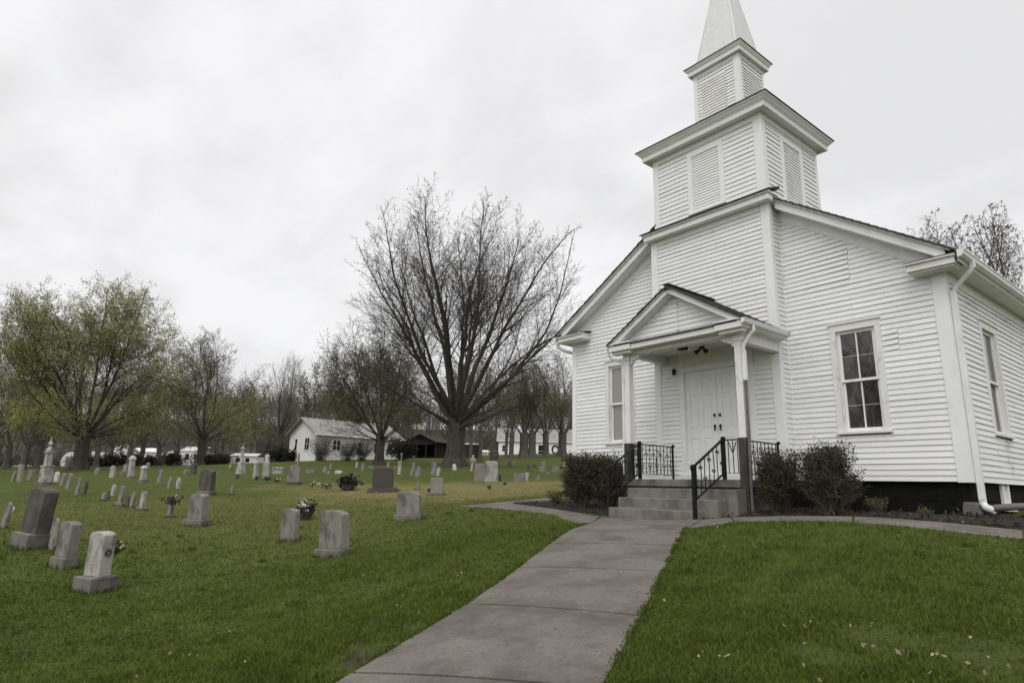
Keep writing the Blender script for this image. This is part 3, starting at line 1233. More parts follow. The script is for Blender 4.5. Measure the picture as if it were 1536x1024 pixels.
# shingle courses as real steps
def shingle_plane(mb, xe, xr, zf, y0, y1, rows, nbutt=.012, rs=random.Random(3)):
    for i in range(rows):
        xa = xe + (xr - xe) * i / rows
        xb = xe + (xr - xe) * (i + 1.25) / rows
        ys = y0 + rs.uniform(-.012, .006)
        lift = nbutt
        mb.hexa([(xa, ys, zf(xa) - .03), (xb, ys, zf(xb) - .04), (xb, y1, zf(xb) - .04), (xa, y1, zf(xa) - .03),
                 (xa, ys, zf(xa) + lift), (xb, ys, zf(xb) - .004), (xb, y1, zf(xb) - .004), (xa, y1, zf(xa) + lift)])


shingle_plane(mb, EX_L, -8.67, zl, YR - .075, 24.3, 25)
shingle_plane(mb, -8.67, RIDX, zl, 13.47, 24.3, 9)
shingle_plane(mb, EX_R, -5.89, zr, YR - .075, 24.3, 23)
shingle_plane(mb, -5.89, RIDX, zr, 13.47, 24.3, 11)
ch(mb, 'roof', M['shingle'])

# eave returns (small boxed cornices at the gable feet)
for (x0, x1, zt, xs) in ((-12.02, -11.12, 3.93, 1), (-3.62, -2.93, 3.735, -1)):
    mb = MB()
    mb.box(x0, x1, 11.16, 11.5, zt - .14, zt - .03)
    mb.box(x0 - .02, x1 + .02, 11.12, 11.5, zt - .029, zt)
    mb.box(x0 + .03, x1 - .03, 11.20, 11.5, zt - .17, zt - .141)
    ret = ch(mb, 'cornice_return', M['trim_old'], bevel=.006)
    mb = MB()
    mb.hexa([(x0 - .025, 11.115, zt + .001), (x1 + .03, 11.115, zt + .001), (x1 + .03, 11.5, zt + .09), (x0 - .025, 11.5, zt + .09),
             (x0 - .025, 11.115, zt + .014), (x1 + .03, 11.115, zt + .014), (x1 + .03, 11.5, zt + .103), (x0 - .025, 11.5, zt + .103)])
    ch(mb, 'flashing', M['pipe'], parent=ret)

# eave soffit, fascia and gutters
for (xw, xe, ze, s) in ((-3.2, -2.90, 3.62, 1), (-11.76, -12.06, 3.79, -1)):
    mb = MB()
    a, b = sorted((xw, xe))
    mb.box(a, b, 11.501, 24.2, ze, ze + .02)
    ch(mb, 'soffit', M['trim_old'])
    mb = MB()
    a, b = sorted((xe, xe + .022 * s))
    mb.box(a, b, 11.21, 24.2, ze - .005, ze + .16)
    ch(mb, 'fascia', M['trim_old'], bevel=.003)
    mb = MB()
    x0 = xe + .024 * s
    prof = [(0, 0), (.05, 0), (.085, .035), (.09, .075), (.105, .10), (.105, .118), (.092, .118), (.08, .085), (.045, .012), (.008, .012), (.008, .118), (0, .118)]
    mb.prism(prof, lambda p, q, d: (x0 + p * s, d, ze + .045 + q), 11.13, 24.2)
    mb.prism([(0.002, 0), (.05, 0), (.085, .035), (.09, .075), (.10, .116), (.002, .116)], lambda p, q, d: (x0 + p * s, d, ze + .047 + q), 11.126, 11.14)
    ch(mb, 'gutter', M['gutter'])

# downspout at the near corner with its elbows and the drain hose
mb = MB()
sx, sy = -2.82, 11.62
mb.bar((sx, sy, 3.70), (sx, sy, 3.58), .075, .06)
mb.tube([(sx, sy, 3.60), (sx - .05, sy, 3.53), (-3.08, sy + .02, 3.33), (-3.125, sy + .02, 3.25)], .042, 8)
for i in range(1):
    mb.box(-3.172, -3.09, sy - .04, sy + .055, -.02, 3.26)
mb.tube([(-3.131, sy + .01, 0.0), (-3.131, sy + .01, -.07), (-3.09, sy - .03, -.125), (-2.97, sy - .07, -.165)], [.05, .052, .054, .056], 10)
ds = ch(mb, 'downspout', M['gutter'], bevel=.006)
mb = MB()
mb.tube([(-2.99, 11.56, -.13), (-2.75, 11.62, -.10), (-2.2, 11.85, -.07), (-1.2, 12.2, -.05), (0.5, 12.6, -.03)], .052, 10)
ch(mb, 'drain_hose', M['pipe'], smooth=True)
mb = MB()
sx = -12.14
mb.tube([(sx, 11.28, 3.82), (sx, 11.28, 3.72), (sx + .1, 11.36, 3.62), (-11.85, 11.62, 3.55)], .04, 8)
mb.box(-11.86, -11.785, 11.58, 11.66, -.2, 3.58)
ch(mb, 'downspout', M['gutter'])
# basement window: pale jambs and sill round a pale inset panel
mb = MB()
SIDE.box(mb, 13.35, 13.42, -.15, .235, -.06, -.01)
SIDE.box(mb, 13.05, 13.12, -.15, .235, -.06, -.012)
SIDE.box(mb, 13.12, 13.35, -.15, .22, -.06, -.05)
SIDE.box(mb, 13.0, 13.48, -.19, -.14, -.06, .05)
ch(mb, 'basement_window', M['trim_old'], bevel=.003)

# cornice at the foot of the belfry
mb = MB()
mb.box(-8.86, -5.76, 10.93, 11.13, 5.645, 5.765)
mb.box(-8.90, -5.72, 10.89, 11.13, 5.766, 5.80)
mb.box(-5.879, -5.76, 11.131, 11.5, 5.645, 5.765)
mb.box(-5.879, -5.72, 11.131, 11.24, 5.766, 5.80)
mb.box(-8.86, -8.761, 11.131, 11.5, 5.645, 5.765)
ch(mb, 'cornice', M['trim'], bevel=.008)
mb = MB()
mb.hexa([(-8.93, 10.86, 5.801), (-5.70, 10.86, 5.801), (-5.70, 11.3, 5.93), (-8.93, 11.3, 5.93),
         (-8.93, 10.86, 5.825), (-5.70, 10.86, 5.825), (-5.70, 11.3, 6.0), (-8.93, 11.3, 6.0)])
ch(mb, 'shingle_skirt', M['shingle'])

# belfry
BX0, BX1, BY0, BY1 = -8.65, -5.915, 11.15, 13.5
BF = Fr((0, BY0, 0), (1, 0, 0), (0, -1, 0))
BR = Fr((BX1, 0, 0), (0, 1, 0), (1, 0, 0))
BL = Fr((BX0, 0, 0), (0, 1, 0), (-1, 0, 0))
lv_f = (-7.72, -6.80, 5.98, 7.50)
lv_r = (11.86, 12.80, 5.9, 7.47)
mb = MB()
siding(mb, BF, lambda z: (BX0 + .02, BX1 - .02), 5.86, 7.6, e=.105, holes=[(lv_f[0] + .05, lv_f[1] - .05, lv_f[2] + .05, lv_f[3] - .05)], seed=11, lip=.019)
siding(mb, BR, lambda z: (BY0 + .02, BY1), 5.72, 7.6, e=.105, holes=[(lv_r[0] + .05, lv_r[1] - .05, lv_r[2] + .05, lv_r[3] - .05)], seed=12, lip=.019)
siding(mb, BL, lambda z: (BY0 + .02, BY1), 5.72, 7.6, e=.105, seed=13, lip=.019)
mb.quad((BX0, BY1, 5.7), (BX1, BY1, 5.7), (BX1, BY1, 7.7), (BX0, BY1, 7.7))
ch(mb, 'belfry_wall', M['white'])
for fr, u0, u1 in ((BF, BX0 - .025, BX0 + .12), (BF, BX1 - .165, BX1 + .025), (BR, BY0 + .005, BY0 + .125), (BR, BY1 - .1, BY1), (BL, BY0 + .005, BY0 + .12)):
    mb = MB()
    fr.box(mb, u0, u1, 5.85, 7.56, -.01, .027 if fr is BF else .024)
    ch(mb, 'corner_board', M['trim'], bevel=.003)


def louvre(fr, w, nslat):
    u0, u1, z0, z1 = w
    cs = .12
    mb = MB()
    fr.box(mb, u0, u0 + cs, z0 + .06, z1 - .13, -.09, .03)
    fr.box(mb, u1 - cs, u1, z0 + .06, z1 - .13, -.09, .03)
    fr.box(mb, u0, u1, z1 - .13, z1, -.09, .031)
    fr.box(mb, u0 - .02, u1 + .02, z0, z0 + .06, -.09, .05)
    lo = ch(mb, 'louvre', M['trim'], bevel=.004)
    mb = MB()
    h = (z1 - .13 - z0 - .06) / nslat
    for i in range(nslat):
        za = z0 + .06 + i * h
        P = fr.p
        dz = rnd.uniform(-.006, .006)
        a, b = u0 + cs + .001, u1 - cs - .001
        mb.hexa([P(a, za + dz, .004), P(b, za - dz, .004), P(b, za + h * 1.12, -.014), P(a, za + h * 1.12, -.014),
                 P(a, za + .004 + dz, .018), P(b, za + .004 - dz, .018), P(b, za + h * 1.12 + .004, -.004), P(a, za + h * 1.12 + .004, -.004)])
    fr.box(mb, u0 + cs, u1 - cs, z0 + .05, z1 - .12, -.11, -.092)
    ch(mb, 'slats', M['trim'], parent=lo)
    return lo


louvre(BF, lv_f, 21)
louvre(BR, lv_r, 21)


def square_cornice(x0, x1, y0, y1, zs, steps, name='cornice'):
    """steps: list of (overhang, z0, z1)"""
    mb = MB()
    for (o, a, b) in steps:
        mb.box(x0 - o, x1 + o, y0 - o, y1 + o, zs + a, zs + b)
    return ch(mb, name, M['trim'], bevel=.006)


def flare(name, m, c, prof):
    """square lathe: prof list of (halfx, halfy, z)"""
    mb = MB()
    rings = []
    for hx, hy, z in prof:
        n = len(mb.v)
        mb.v += [(c[0] - hx, c[1] - hy, z), (c[0] + hx, c[1] - hy, z), (c[0] + hx, c[1] + hy, z), (c[0] - hx, c[1] + hy, z)]
        rings.append(n)
    for a, b in zip(rings, rings[1:]):
        for k in range(4):
            mb.f.append((a + k, a + (k + 1) % 4, b + (k + 1) % 4, b + k))
    mb.f.append(tuple(rings[0] + k for k in (3, 2, 1, 0)))
    mb.f.append(tuple(rings[-1] + k for k in range(4)))
    return ch(mb, name, m)


bc = ((BX0 + BX1) / 2, (BY0 + BY1) / 2)
bhx, bhy = (BX1 - BX0) / 2, (BY1 - BY0) / 2
mb = MB()
BF.box(mb, BX0 - .026, BX1 + .026, 7.561, 7.70, -.01, .032)
BR.box(mb, BY0 + .01, BY1, 7.561, 7.70, -.01, .0325)
BL.box(mb, BY0 + .01, BY1, 7.561, 7.70, -.01, .0325)
ch(mb, 'frieze', M['trim'])
sof = [(bhx + .20, bhy + .20, 7.69), (bhx + .205, bhy + .205, 7.80), (bhx + .22, bhy + .22, 7.803), (bhx + .225, bhy + .225, 7.825), (bhx + .24, bhy + .24, 7.828),
       (bhx + .26, bhy + .26, 7.86), (bhx + .30, bhy + .30, 7.90), (bhx + .305, bhy + .305, 7.925), (bhx + .27, bhy + .27, 7.93)]
flare('cornice', M['trim'], bc, sof)
flare('belfry_roof', M['shingle'], bc, [(bhx + .325, bhy + .325, 7.926), (bhx + .325, bhy + .325, 7.944), (.55, .5, 8.5)])
# upper stage
UX0, UX1, UY0, UY1 = -7.86, -6.68, 11.8, 12.84
UF = Fr((0, UY0, 0), (1, 0, 0), (0, -1, 0))
UR = Fr((UX1, 0, 0), (0, 1, 0), (1, 0, 0))
UL = Fr((UX0, 0, 0), (0, 1, 0), (-1, 0, 0))
mb = MB()
for fr, a, b, sd_ in ((UF, UX0 + .01, UX1 - .01, 21), (UR, UY0 + .01, UY1, 22), (UL, UY0 + .01, UY1, 23)):
    siding(mb, fr, lambda z: (a, b), 8.15, 9.84, e=.085, seed=sd_, lip=.019)
mb.quad((UX0, UY1, 8.1), (UX1, UY1, 8.1), (UX1, UY1, 10), (UX0, UY1, 10))
ch(mb, 'lantern_wall', M['white'])
for fr, u0, u1 in ((UF, UX0 - .022, UX0 + .075), (UF, UX1 - .12, UX1 + .022), (UR, UY0 + .004, UY0 + .09), (UR, UY1 - .06, UY1), (UL, UY0 + .004, UY0 + .09)):
    mb = MB()
    fr.box(mb, u0, u1, 8.15, 9.82, -.01, .026 if fr is UF else .023)
    ch(mb, 'corner_board', M['trim'], bevel=.003)
for fr, a, b in ((UF, -7.66, -7.02), (UR, 12.0, 12.66)):
    mb = MB()
    n = 17
    for i in range(n):
        za = 8.42 + i * .071
        j = rnd.uniform(-.004, .004)
        P = fr.p
        mb.hexa([P(a + j, za, .024), P(b + j, za, .024), P(b + j, za + .06, .012), P(a + j, za + .06, .012),
                 P(a + j, za + .012, .030), P(b + j, za + .012, .030), P(b + j, za + .066, .016), P(a + j, za + .066, .016)])
    ch(mb, 'slats', M['trim_old'])
uc = ((UX0 + UX1) / 2, (UY0 + UY1) / 2)
uh, uv = (UX1 - UX0) / 2, (UY1 - UY0) / 2
flare('frieze', M['trim'], uc, [(uh + .03, uv + .03, 9.80), (uh + .03, uv + .03, 9.90)])
flare('cornice', M['trim'], uc, [(uh + .11, uv + .11, 9.89), (uh + .115, uv + .115, 9.99), (uh + .13, uv + .13, 10.0), (uh + .16, uv + .16, 10.05), (uh + .175, uv + .175, 10.075), (uh + .12, uv + .12, 10.08)])
flare('lantern_roof', M['shingle'], uc, [(uh + .19, uv + .19, 10.076), (uh + .19, uv + .19, 10.09), (.52, .50, 10.25)])
# spire: rows of shingles with slight steps, hip boards
mb = MB()
spc = (-7.245, 12.32)
rows = 42
z0s, z1s, h0 = 10.14, 13.45, .535
for i in range(rows):
    a = i / rows
    b = (i + 1) / rows
    ha, hb = h0 * (1 - a) + .012, h0 * (1 - b) + .002
    za, zb = z0s + (z1s - z0s) * a, z0s + (z1s - z0s) * b
    n = len(mb.v)
    for h, z in ((ha - .006, za), (ha - .005, za + .001), (hb, zb + .01)):
        mb.v += [(spc[0] - h, spc[1] - h, z), (spc[0] + h, spc[1] - h, z), (spc[0] + h, spc[1] + h, z), (spc[0] - h, spc[1] + h, z)]
    for r_ in range(2):
        for k in range(4):
            mb.f.append((n + r_ * 4 + k, n + r_ * 4 + (k + 1) % 4, n + r_ * 4 + 4 + (k + 1) % 4, n + r_ * 4 + 4 + k))
sp = ch(mb, 'spire', M['spire'])
for sx_, sy_ in ((-1, -1), (1, -1), (1, 1), (-1, 1)):
    mb = MB()
    mb.bar((spc[0] + sx_ * (h0 + .005), spc[1] + sy_ * (h0 + .005), z0s), (spc[0], spc[1], z1s + .02), .04, .02)
    ch(mb, 'hip_board', M['spire'], parent=sp)

# ---------------------------------------------------------------- porch
PX0, PX1, PY = -8.5, -5.95, 9.83
PCX = -7.235
P_EAVE_Z, P_RIDGE = 2.97, 3.905
PEX0, PEX1 = -8.79, -5.69
PYF = 9.6


def zp(x):
    return P_RIDGE - abs(x - PCX) * (P_RIDGE - P_EAVE_Z) / (PEX1 - PCX)


for px_ in (PX0, PX1):
    mb = MB()
    mb.box(px_ - .065, px_ + .065, PY + .0, PY + .13, .92, 2.70)
    mb.box(px_ - .08, px_ + .08, PY - .015, PY + .145, 2.62, 2.72)
    post = ch(mb, 'porch_post', M['trim_old'], bevel=.006)
    mb = MB()
    mb.box(px_ - .075, px_ + .075, PY - .03, PY + .12, -.42 if px_ > -7 else .2, .925)
    ch(mb, 'post_sleeve', M['brownwood'], parent=post, bevel=.008)
# beams
mb = MB()
mb.box(PX0 - .09, PX1 + .09, PY - .02, PY + .15, 2.721, 2.90)
mb.box(PX0 - .09, PX0 + .06, PY + .151, 11.10, 2.721, 2.90)
mb.box(PX1 - .06, PX1 + .09, PY + .151, 11.10, 2.60, 2.90)
ch(mb, 'porch_beam', M['trim_old'], bevel=.006)
# scroll brackets
for px_, s in ((PX0 + .08, 1), (PX1 - .08, -1)):
    mb = MB()
    pr = [(0, 0), (.26, 0), (.27, -.03), (.22, -.05), (.20, -.09), (.15, -.075), (.12, -.12), (.07, -.11), (.045, -.17), (0, -.2)]
    mb.prism(pr, lambda a, b, d: (px_ + a * s, d, 2.72 + b), PY + .03, PY + .10)
    ch(mb, 'bracket', M['trim_old'], bevel=.004)
mb = MB()
mb.box(PX0 + .0605, PX1 - .0605, PY + .1505, 11.1, 2.885, 2.905)
for i in range(24):
    x = PX0 + .07 + i * .1
    mb.box(x, x + .094, PY + .152, 11.09, 2.875, 2.884)
ch(mb, 'porch_ceiling', M['trim_old'])
# pediment
mb = MB()
PF = Fr((0, PY - .005, 0), (1, 0, 0), (0, -1, 0))


def span_ped(z):
    w = (P_RIDGE - .17 - z) / ((P_RIDGE - P_EAVE_Z) / (PEX1 - PCX))
    return PCX - w, PCX + w


siding(mb, PF, span_ped, 2.93, 3.72, e=.094, seed=31)
ped = ch(mb, 'pediment', M['white'])
mb = MB()
mb.box(PCX + .065, PCX + .075, PY - .035, PY - .024, 3.02, 3.58)
mb.sphere((PCX + .07, PY - .035, 3.55), .02, 8)
mb.sphere((PCX + .07, PY - .035, 3.03), .022, 8)
ch(mb, 'conduit', M['trim_old'], parent=ped)
mb = MB()
mb.hexa([(PX0 - .15, PYF + .0, 2.905), (PX1 + .15, PYF + .0, 2.905), (PX1 + .15, PY + .0, 2.96), (PX0 - .15, PY + .0, 2.96),
         (PX0 - .15, PYF + .0, 2.93), (PX1 + .15, PYF + .0, 2.93), (PX1 + .15, PY + .0, 3.0), (PX0 - .15, PY + .0, 3.0)])
ch(mb, 'shingle_skirt', M['shingle'])
mb = MB()
mb.box(PX0 + .3, PX1 - .3, PYF + .03, PY - .021, 2.80, 2.904)
ch(mb, 'cornice', M['trim_old'], bevel=.004)
for (x0, x1) in ((PEX0 + .01, PX0 + .29), (PX1 - .29, PEX1 - .01)):
    mb = MB()
    mb.box(x0, x1, PYF + .0, PY - .021, 2.80, 2.905)
    mb.box(x0 - .02, x1 + .02, PYF - .03, PY - .021, 2.935, 2.965)
    mb.box(x0 + .04, x1 - .04, PYF + .06, PY - .022, 2.74, 2.799)
    ch(mb, 'cornice_return', M['trim_old'], bevel=.006)
for s in (-1, 1):
    xe = PEX0 if s < 0 else PEX1

    def st(mb, t0, t1, y0, y1, xa, xb):
        mb.hexa([(xa, y0, zp(xa) + t0), (xb, y0, zp(xb) + t0), (xb, y1, zp(xb) + t0), (xa, y1, zp(xa) + t0),
                 (xa, y0, zp(xa) + t1), (xb, y0, zp(xb) + t1), (xb, y1, zp(xb) + t1), (xa, y1, zp(xa) + t1)])
    mb = MB()
    st(mb, -.15, -.055, PYF + .01, PYF + .035, xe + .05 * -s, PCX)
    ch(mb, 'rake_board', M['trim'], bevel=.003)
    mb = MB()
    st(mb, -.054, -.018, PYF - .025, PYF + .035, xe, PCX)
    ch(mb, 'crown_moulding', M['trim'], bevel=.005)
    mb = MB()
    st(mb, -.16, -.14, PYF + .036, PY - .006, xe + .06 * -s, PCX)
    ch(mb, 'soffit', M['trim'])
mb = MB()
shingle_plane(mb, PEX0 - .02, PCX + .0, zp, PYF - .045, 11.12, 11, rs=random.Random(5))
shingle_plane(mb, PEX1 + .02, PCX - .0, zp, PYF - .045, 11.12, 11, rs=random.Random(6))
mb.bar((PCX, PYF - .05, P_RIDGE + .012), (PCX, 11.12, P_RIDGE + .012), .14, .02)
ch(mb, 'porch_roof', M['shingle'])
# porch eaves
for s, xe in ((-1, PEX0), (1, PEX1)):
    mb = MB()
    a, b = sorted((xe - .02 * s, (PX0 - .091) if s < 0 else (PX1 + .091)))
    mb.box(a, b, PY - .0205, 11.12, 2.80, 2.815)
    mb.box(xe - .02 if s > 0 else xe, xe if s > 0 else xe + .02, PYF + .02, 11.12, 2.816, 2.93)
    ch(mb, 'soffit', M['trim_old'])
    mb = MB()
    x0 = xe + .003 * s
    mb.prism([(p * .75, q * .75) for p, q in prof], lambda p, q, d: (x0 + p * s, d, 2.85 + q), PYF - .04, 11.125)
    mb.prism([(0.002, 0), (.035, 0), (.062, .026), (.075, .085), (.002, .085)], lambda p, q, d: (x0 + p * s, d, 2.852 + q), PYF - .044, PYF - .03)
    ch(mb, 'gutter', M['gutter'])
mb = MB()
mb.tube([(PEX1 + .04, PY + .05, 2.86), (PEX1 + .04, PY + .05, 2.76), (PEX1 - .02, PY + .03, 2.70), (PX1 + .13, PY + .0, 2.52), (PX1 + .11, PY + .0, 2.42)], .032, 8)
mb.box(PX1 + .083, PX1 + .145, PY - .02, PY + .05, 1.9, 2.44)
ch(mb, 'downspout', M['gutter'], bevel=.005)
mb = MB()
mb.tube([(PX1 + .115, PY + .012, 1.92), (PX1 + .115, PY + .012, .9), (PX1 + .118, PY - .01, .25), (PX1 + .12, PY - .02, -.36), (PX1 + .19, PY - .08, -.40)], .027, 8)
ch(mb, 'downspout', M['pipe'])
mb = MB()
mb.tube([(PEX0 - .04, PYF + .06, 2.86), (PEX0 - .04, PYF + .06, 2.76), (PEX0 - .0, PYF + .1, 2.68), (PX0 - .11, PY + .02, 2.60), (PX0 - .10, PY + .03, 2.5)], .03, 8)
mb.box(PX0 - .125, PX0 - .07, PY - .01, PY + .05, .3, 2.52)
ch(mb, 'downspout', M['gutter'], bevel=.004)

# doorway
mb = MB()
BAY.box(mb, -8.13, -8.02, .33, 2.47, -.03, .034)
BAY.box(mb, -6.51, -6.40, .33, 2.47, -.03, .034)
BAY.box(mb, -8.13, -6.40, 2.471, 2.575, -.03, .035)
BAY.box(mb, -8.13, -6.40, 2.80, 2.88, -.03, .035)
BAY.box(mb, -8.13, -8.02, 2.576, 2.799, -.03, .034)
BAY.box(mb, -6.51, -6.40, 2.576, 2.799, -.03, .034)
BAY.box(mb, -8.02, -6.51, 2.576, 2.80, -.05, .004)
for a in (-7.96, -7.48, -7.0):
    BAY.box(mb, a, a + .42, 2.61, 2.77, -.05, .009)
ch(mb, 'door_frame', M['trim'], bevel=.003)
mb = MB()
BAY.box(mb, -8.16, -6.37, .225, .345, -.05, .06)
ch(mb, 'threshold', M['trim_old'], bevel=.006)
for k, (a, b) in enumerate(((-8.018, -7.268), (-7.262, -6.512))):
    mb = MB()
    BAY.box(mb, a, b, .347, 2.468, -.06, -.022)
    st, md = .115, .10
    lo_, mid_, hi_ = .347, 1.13, 2.0
    c = (a + b) / 2
    for u0, u1 in ((a, a + st), (c - md / 2, c + md / 2), (b - st, b)):
        BAY.box(mb, u0, u1, .347, 2.468, -.0215, -.011)
    for z0, z1 in ((.347, .57), (1.07, 1.25), (1.96, 2.06), (2.345, 2.468)):
        for u0, u1 in ((a + st, c - md / 2), (c + md / 2, b - st)):
            BAY.box(mb, u0, u1, z0, z1, -.0215, -.0115)
    for z0, z1 in ((.57, 1.07), (1.25, 1.96), (2.06, 2.345)):
        for u0, u1 in ((a + st, c - md / 2), (c + md / 2, b - st)):
            BAY.box(mb, u0 + .035, u1 - .035, z0 + .035, z1 - .035, -.0215, -.014)
    dr = ch(mb, 'door', M['trim'], bevel=.003)
    mb = MB()
    hx = b - .06 if k == 0 else a + .06
    for z in (1.30, 1.52):
        BAY.box(mb, hx - .016, hx + .016, z - .035, z + .035, -.004, .006)
        c_ = BAY.p(hx, z, .035)
        mb.sphere(c_, .017, 10)
    BAY.box(mb, hx - .009, hx + .009, 1.21, 1.29, .006, .03)
    ch(mb, 'handle', M['hardware'], parent=dr)
for px_ in (-8.4,):
    pass
# lights
mb = MB()
c_ = (-7.62, 10.55, 2.875)
mb.lathe([(.11, 0), (.115, -.03), (.10, -.05), (.03, -.065)], c_, 16)
ch(mb, 'ceiling_light', M['lampdark'], smooth=True)
mb = MB()
c_ = (-7.3, 10.75, 2.875)
mb.lathe([(.05, 0), (.05, -.03), (.02, -.04)], c_, 12)
for s in (-1, 1):
    mb.tube([(c_[0], c_[1], c_[2] - .03), (c_[0] + .06 * s, c_[1], c_[2] - .06), (c_[0] + .13 * s, c_[1] - .05, c_[2] - .12)], [.012, .03, .05], 10)
ch(mb, 'floodlight', M['lampdark'])
mb = MB()
c_ = BAY.p(-8.25, 2.52, .06)
mb.lathe([(.012, -.08), (.03, -.065), (.036, .03), (.02, .055), (.006, .08)], c_, 8)
mb.box(c_[0] - .03, c_[0] + .03, c_[1] - .0, 11.115, c_[2] - .02, c_[2] + .05)
ch(mb, 'wall_lantern', M['lampdark'])

# ---------------------------------------------------------------- steps, landing, railings
steps = thing('entrance_steps', 'concrete steps and raised landing below the church door', 'steps', (-7.3, 9.4, -.5))
SL = Vector(steps.location)


def sub(mb, name, m, root, **k):
    l = root.location
    mb.v = [(x - l.x, y - l.y, z - l.z) for x, y, z in mb.v]
    return mb.build(name, m, root, **k)


mb = MB()
mb.box(-8.77, -5.86, 9.83, 11.09, .09, .224)
sub(mb, 'landing_slab', M['concdark'], steps, bevel=.012)
mb = MB()
mb.box(-8.70, -5.93, 9.90, 11.05, -.8, .088)
mb.box(-6.12, -5.92, 9.86, 10.06, -.8, .087)
sub(mb, 'landing_base', M['concdark'], steps, bevel=.01)
for (x0, x1, y0, z0, z1) in ((-8.27, -5.93, 9.52, -.12, .055), (-8.23, -6.10, 9.21, -.30, -.122), (-8.19, -6.35, 8.90, -.62, -.304)):
    mb = MB()
    mb.box(x0, x1, y0, 9.895, z0 - .3, z1)
    sub(mb, 'step', M['conc'], steps, bevel=.014)


def railing(label, x, inner):
    s = 1 if inner > 0 else -1
    root = thing('stair_railing', label, 'railing', (x, 9.4, .1), group='iron railings beside the church steps')

    def panel(mb, a, b, top, bot, n, orn=True):
        a, b = Vector(a), Vector(b)
        for zz, w in ((top, .03), (bot, .016)):
            mb.bar(a + Vector((0, 0, zz)), b + Vector((0, 0, zz)), w, w * .7)
        for i in range(n):
            t = (i + .5) / n
            p = a.lerp(b, t)
            mb.tube([p + Vector((0, 0, bot)), p + Vector((rnd.uniform(-.004, .004), 0, (top + bot) / 2)), p + Vector((0, 0, top))], .0085, 5)
        if orn:
            L = (b - a).length
            d = (b - a).normalized()
            for i in range(n):
                t = (i + .5) / n
                p = a.lerp(b, t)
                h = top - bot
                zc = bot + h * (.62 if i % 2 else .34)
                for q in (-1, 1):
                    pts = []
                    for k in range(6):
                        an = k / 5 * math.pi * 1.15
                        pts.append(p + d * (q * .026 * (1 - math.cos(an))) + Vector((0, 0, zc + .05 * math.sin(an) * (1 if i % 2 else -1))))
                    mb.tube(pts, .0075, 4)
                for zz in (bot + h * .16, bot + h * .5, bot + h * .84):
                    if (i + int(zz * 10)) % 2 == 0:
                        mb.bar(p + Vector((0, 0, zz)) - d * (L / n * .5), p + Vector((0, 0, zz)) + d * (L / n * .5), .011)
                        mb.sphere(p + Vector((0, 0, zz)), .013, 6)
            # pointed gothic arch in the middle
            c = a.lerp(b, .55)
            for q in (-1, 1):
                mb.tube([c + d * (q * .07) + Vector((0, 0, bot)), c + d * (q * .07) + Vector((0, 0, bot + (top - bot) * .55)),
                         c + d * (q * .05) + Vector((0, 0, bot + (top - bot) * .68)), c + Vector((0, 0, bot + (top - bot) * .82))], .007, 5)

    pt, pb = Vector((x, 9.83, .224)), Vector((x, 8.93, -.304))
    # posts
    mb = MB()
    mb.box(x - .028, x + .028, 9.80, 9.856, .225, .925)
    mb.tube([(x, 9.80, .925), (x, 9.86, .925)], .035, 10)
    sub(mb, 'post', M['iron'], root, bevel=.004)
    mb = MB()
    mb.box(x - .028, x + .028, 8.90, 8.956, -.303 if inner > 0 else -.45, .38)
    mb.tube([(x - .03, 8.93, .39), (x + .03, 8.93, .39)], .055, 12)
    sub(mb, 'post', M['iron'], root, bevel=.004)
    mb = MB()
    mb.bar((x, 8.93, .40), (x, 9.83, .915), .05, .025)
    sub(mb, 'handrail', M['iron'], root, bevel=.004)
    mb = MB()
    mb.bar((x, 8.93, -.14), (x, 9.83, .34), .028, .02)
    for i in range(7):
        t = (i + .6) / 7.2
        y = 8.93 + .9 * t
        za, zb = -.14 + .48 * t, .395 + .515 * t
        dx = .012 * math.sin(i * 2.1)
        mb.tube([(x, y, za), (x + dx, y + .004, (za + zb) / 2), (x, y, zb)], .0085, 5)
        zc = za + (zb - za) * (.3 + .45 * (i % 2))
        for q in (-1, 1):
            mb.tube([(x, y, zc), (x, y + q * .03, zc + .05), (x, y + q * .05, zc + .03), (x, y + q * .04, zc)], .0075, 4)
        mb.sphere((x, y, zc), .013, 6)
    sub(mb, 'stair_balusters', M['iron'], root)
    # front panel to the porch post, side panel to the wall
    mb = MB()
    if inner > 0:     # left railing
        panel(mb, (x - .03, PY + .03, 0), (PX0 + .09, PY + .03, 0), .88, .31, 3)
    else:
        panel(mb, (x + .03, PY + .03, 0), (PX1 - .08, PY + .03, 0), .90, .33, 3, False)
        c = Vector((x + .16, PY + .03, 0))
        for q in (-1, 1):
            mb.tube([c + Vector((0, 0, .68)), c + Vector((q * .03, 0, .74)), c + Vector((q * .07, 0, .86))], .009, 5)
    sub(mb, 'front_panel', M['iron'], root)
    mb = MB()
    if inner > 0:
        panel(mb, (x, 9.86, 0), (x, 10.86, 0), .90, .33, 9)
        mb.box(x - .016, x + .016, 10.86, 10.892, .225, .92)
        mb.sphere((x, 10.9, .92), .035, 8)
    else:
        panel(mb, (PX1 + .0, PY + .14, 0), (PX1 + .0, 10.95, 0), .88, .32, 8)
        mb.box(PX1 - .016, PX1 + .016, 10.95, 10.982, .225, .9)
        mb.sphere((PX1, 11.0, .9), .035, 8)
    sub(mb, 'side_panel', M['iron'], root)


railing('black wrought iron railing left of the church steps, half hidden by a shrub', -8.2, 1)
railing('black wrought iron railing on the right of the church steps with bare upright bars', -6.33, -1)

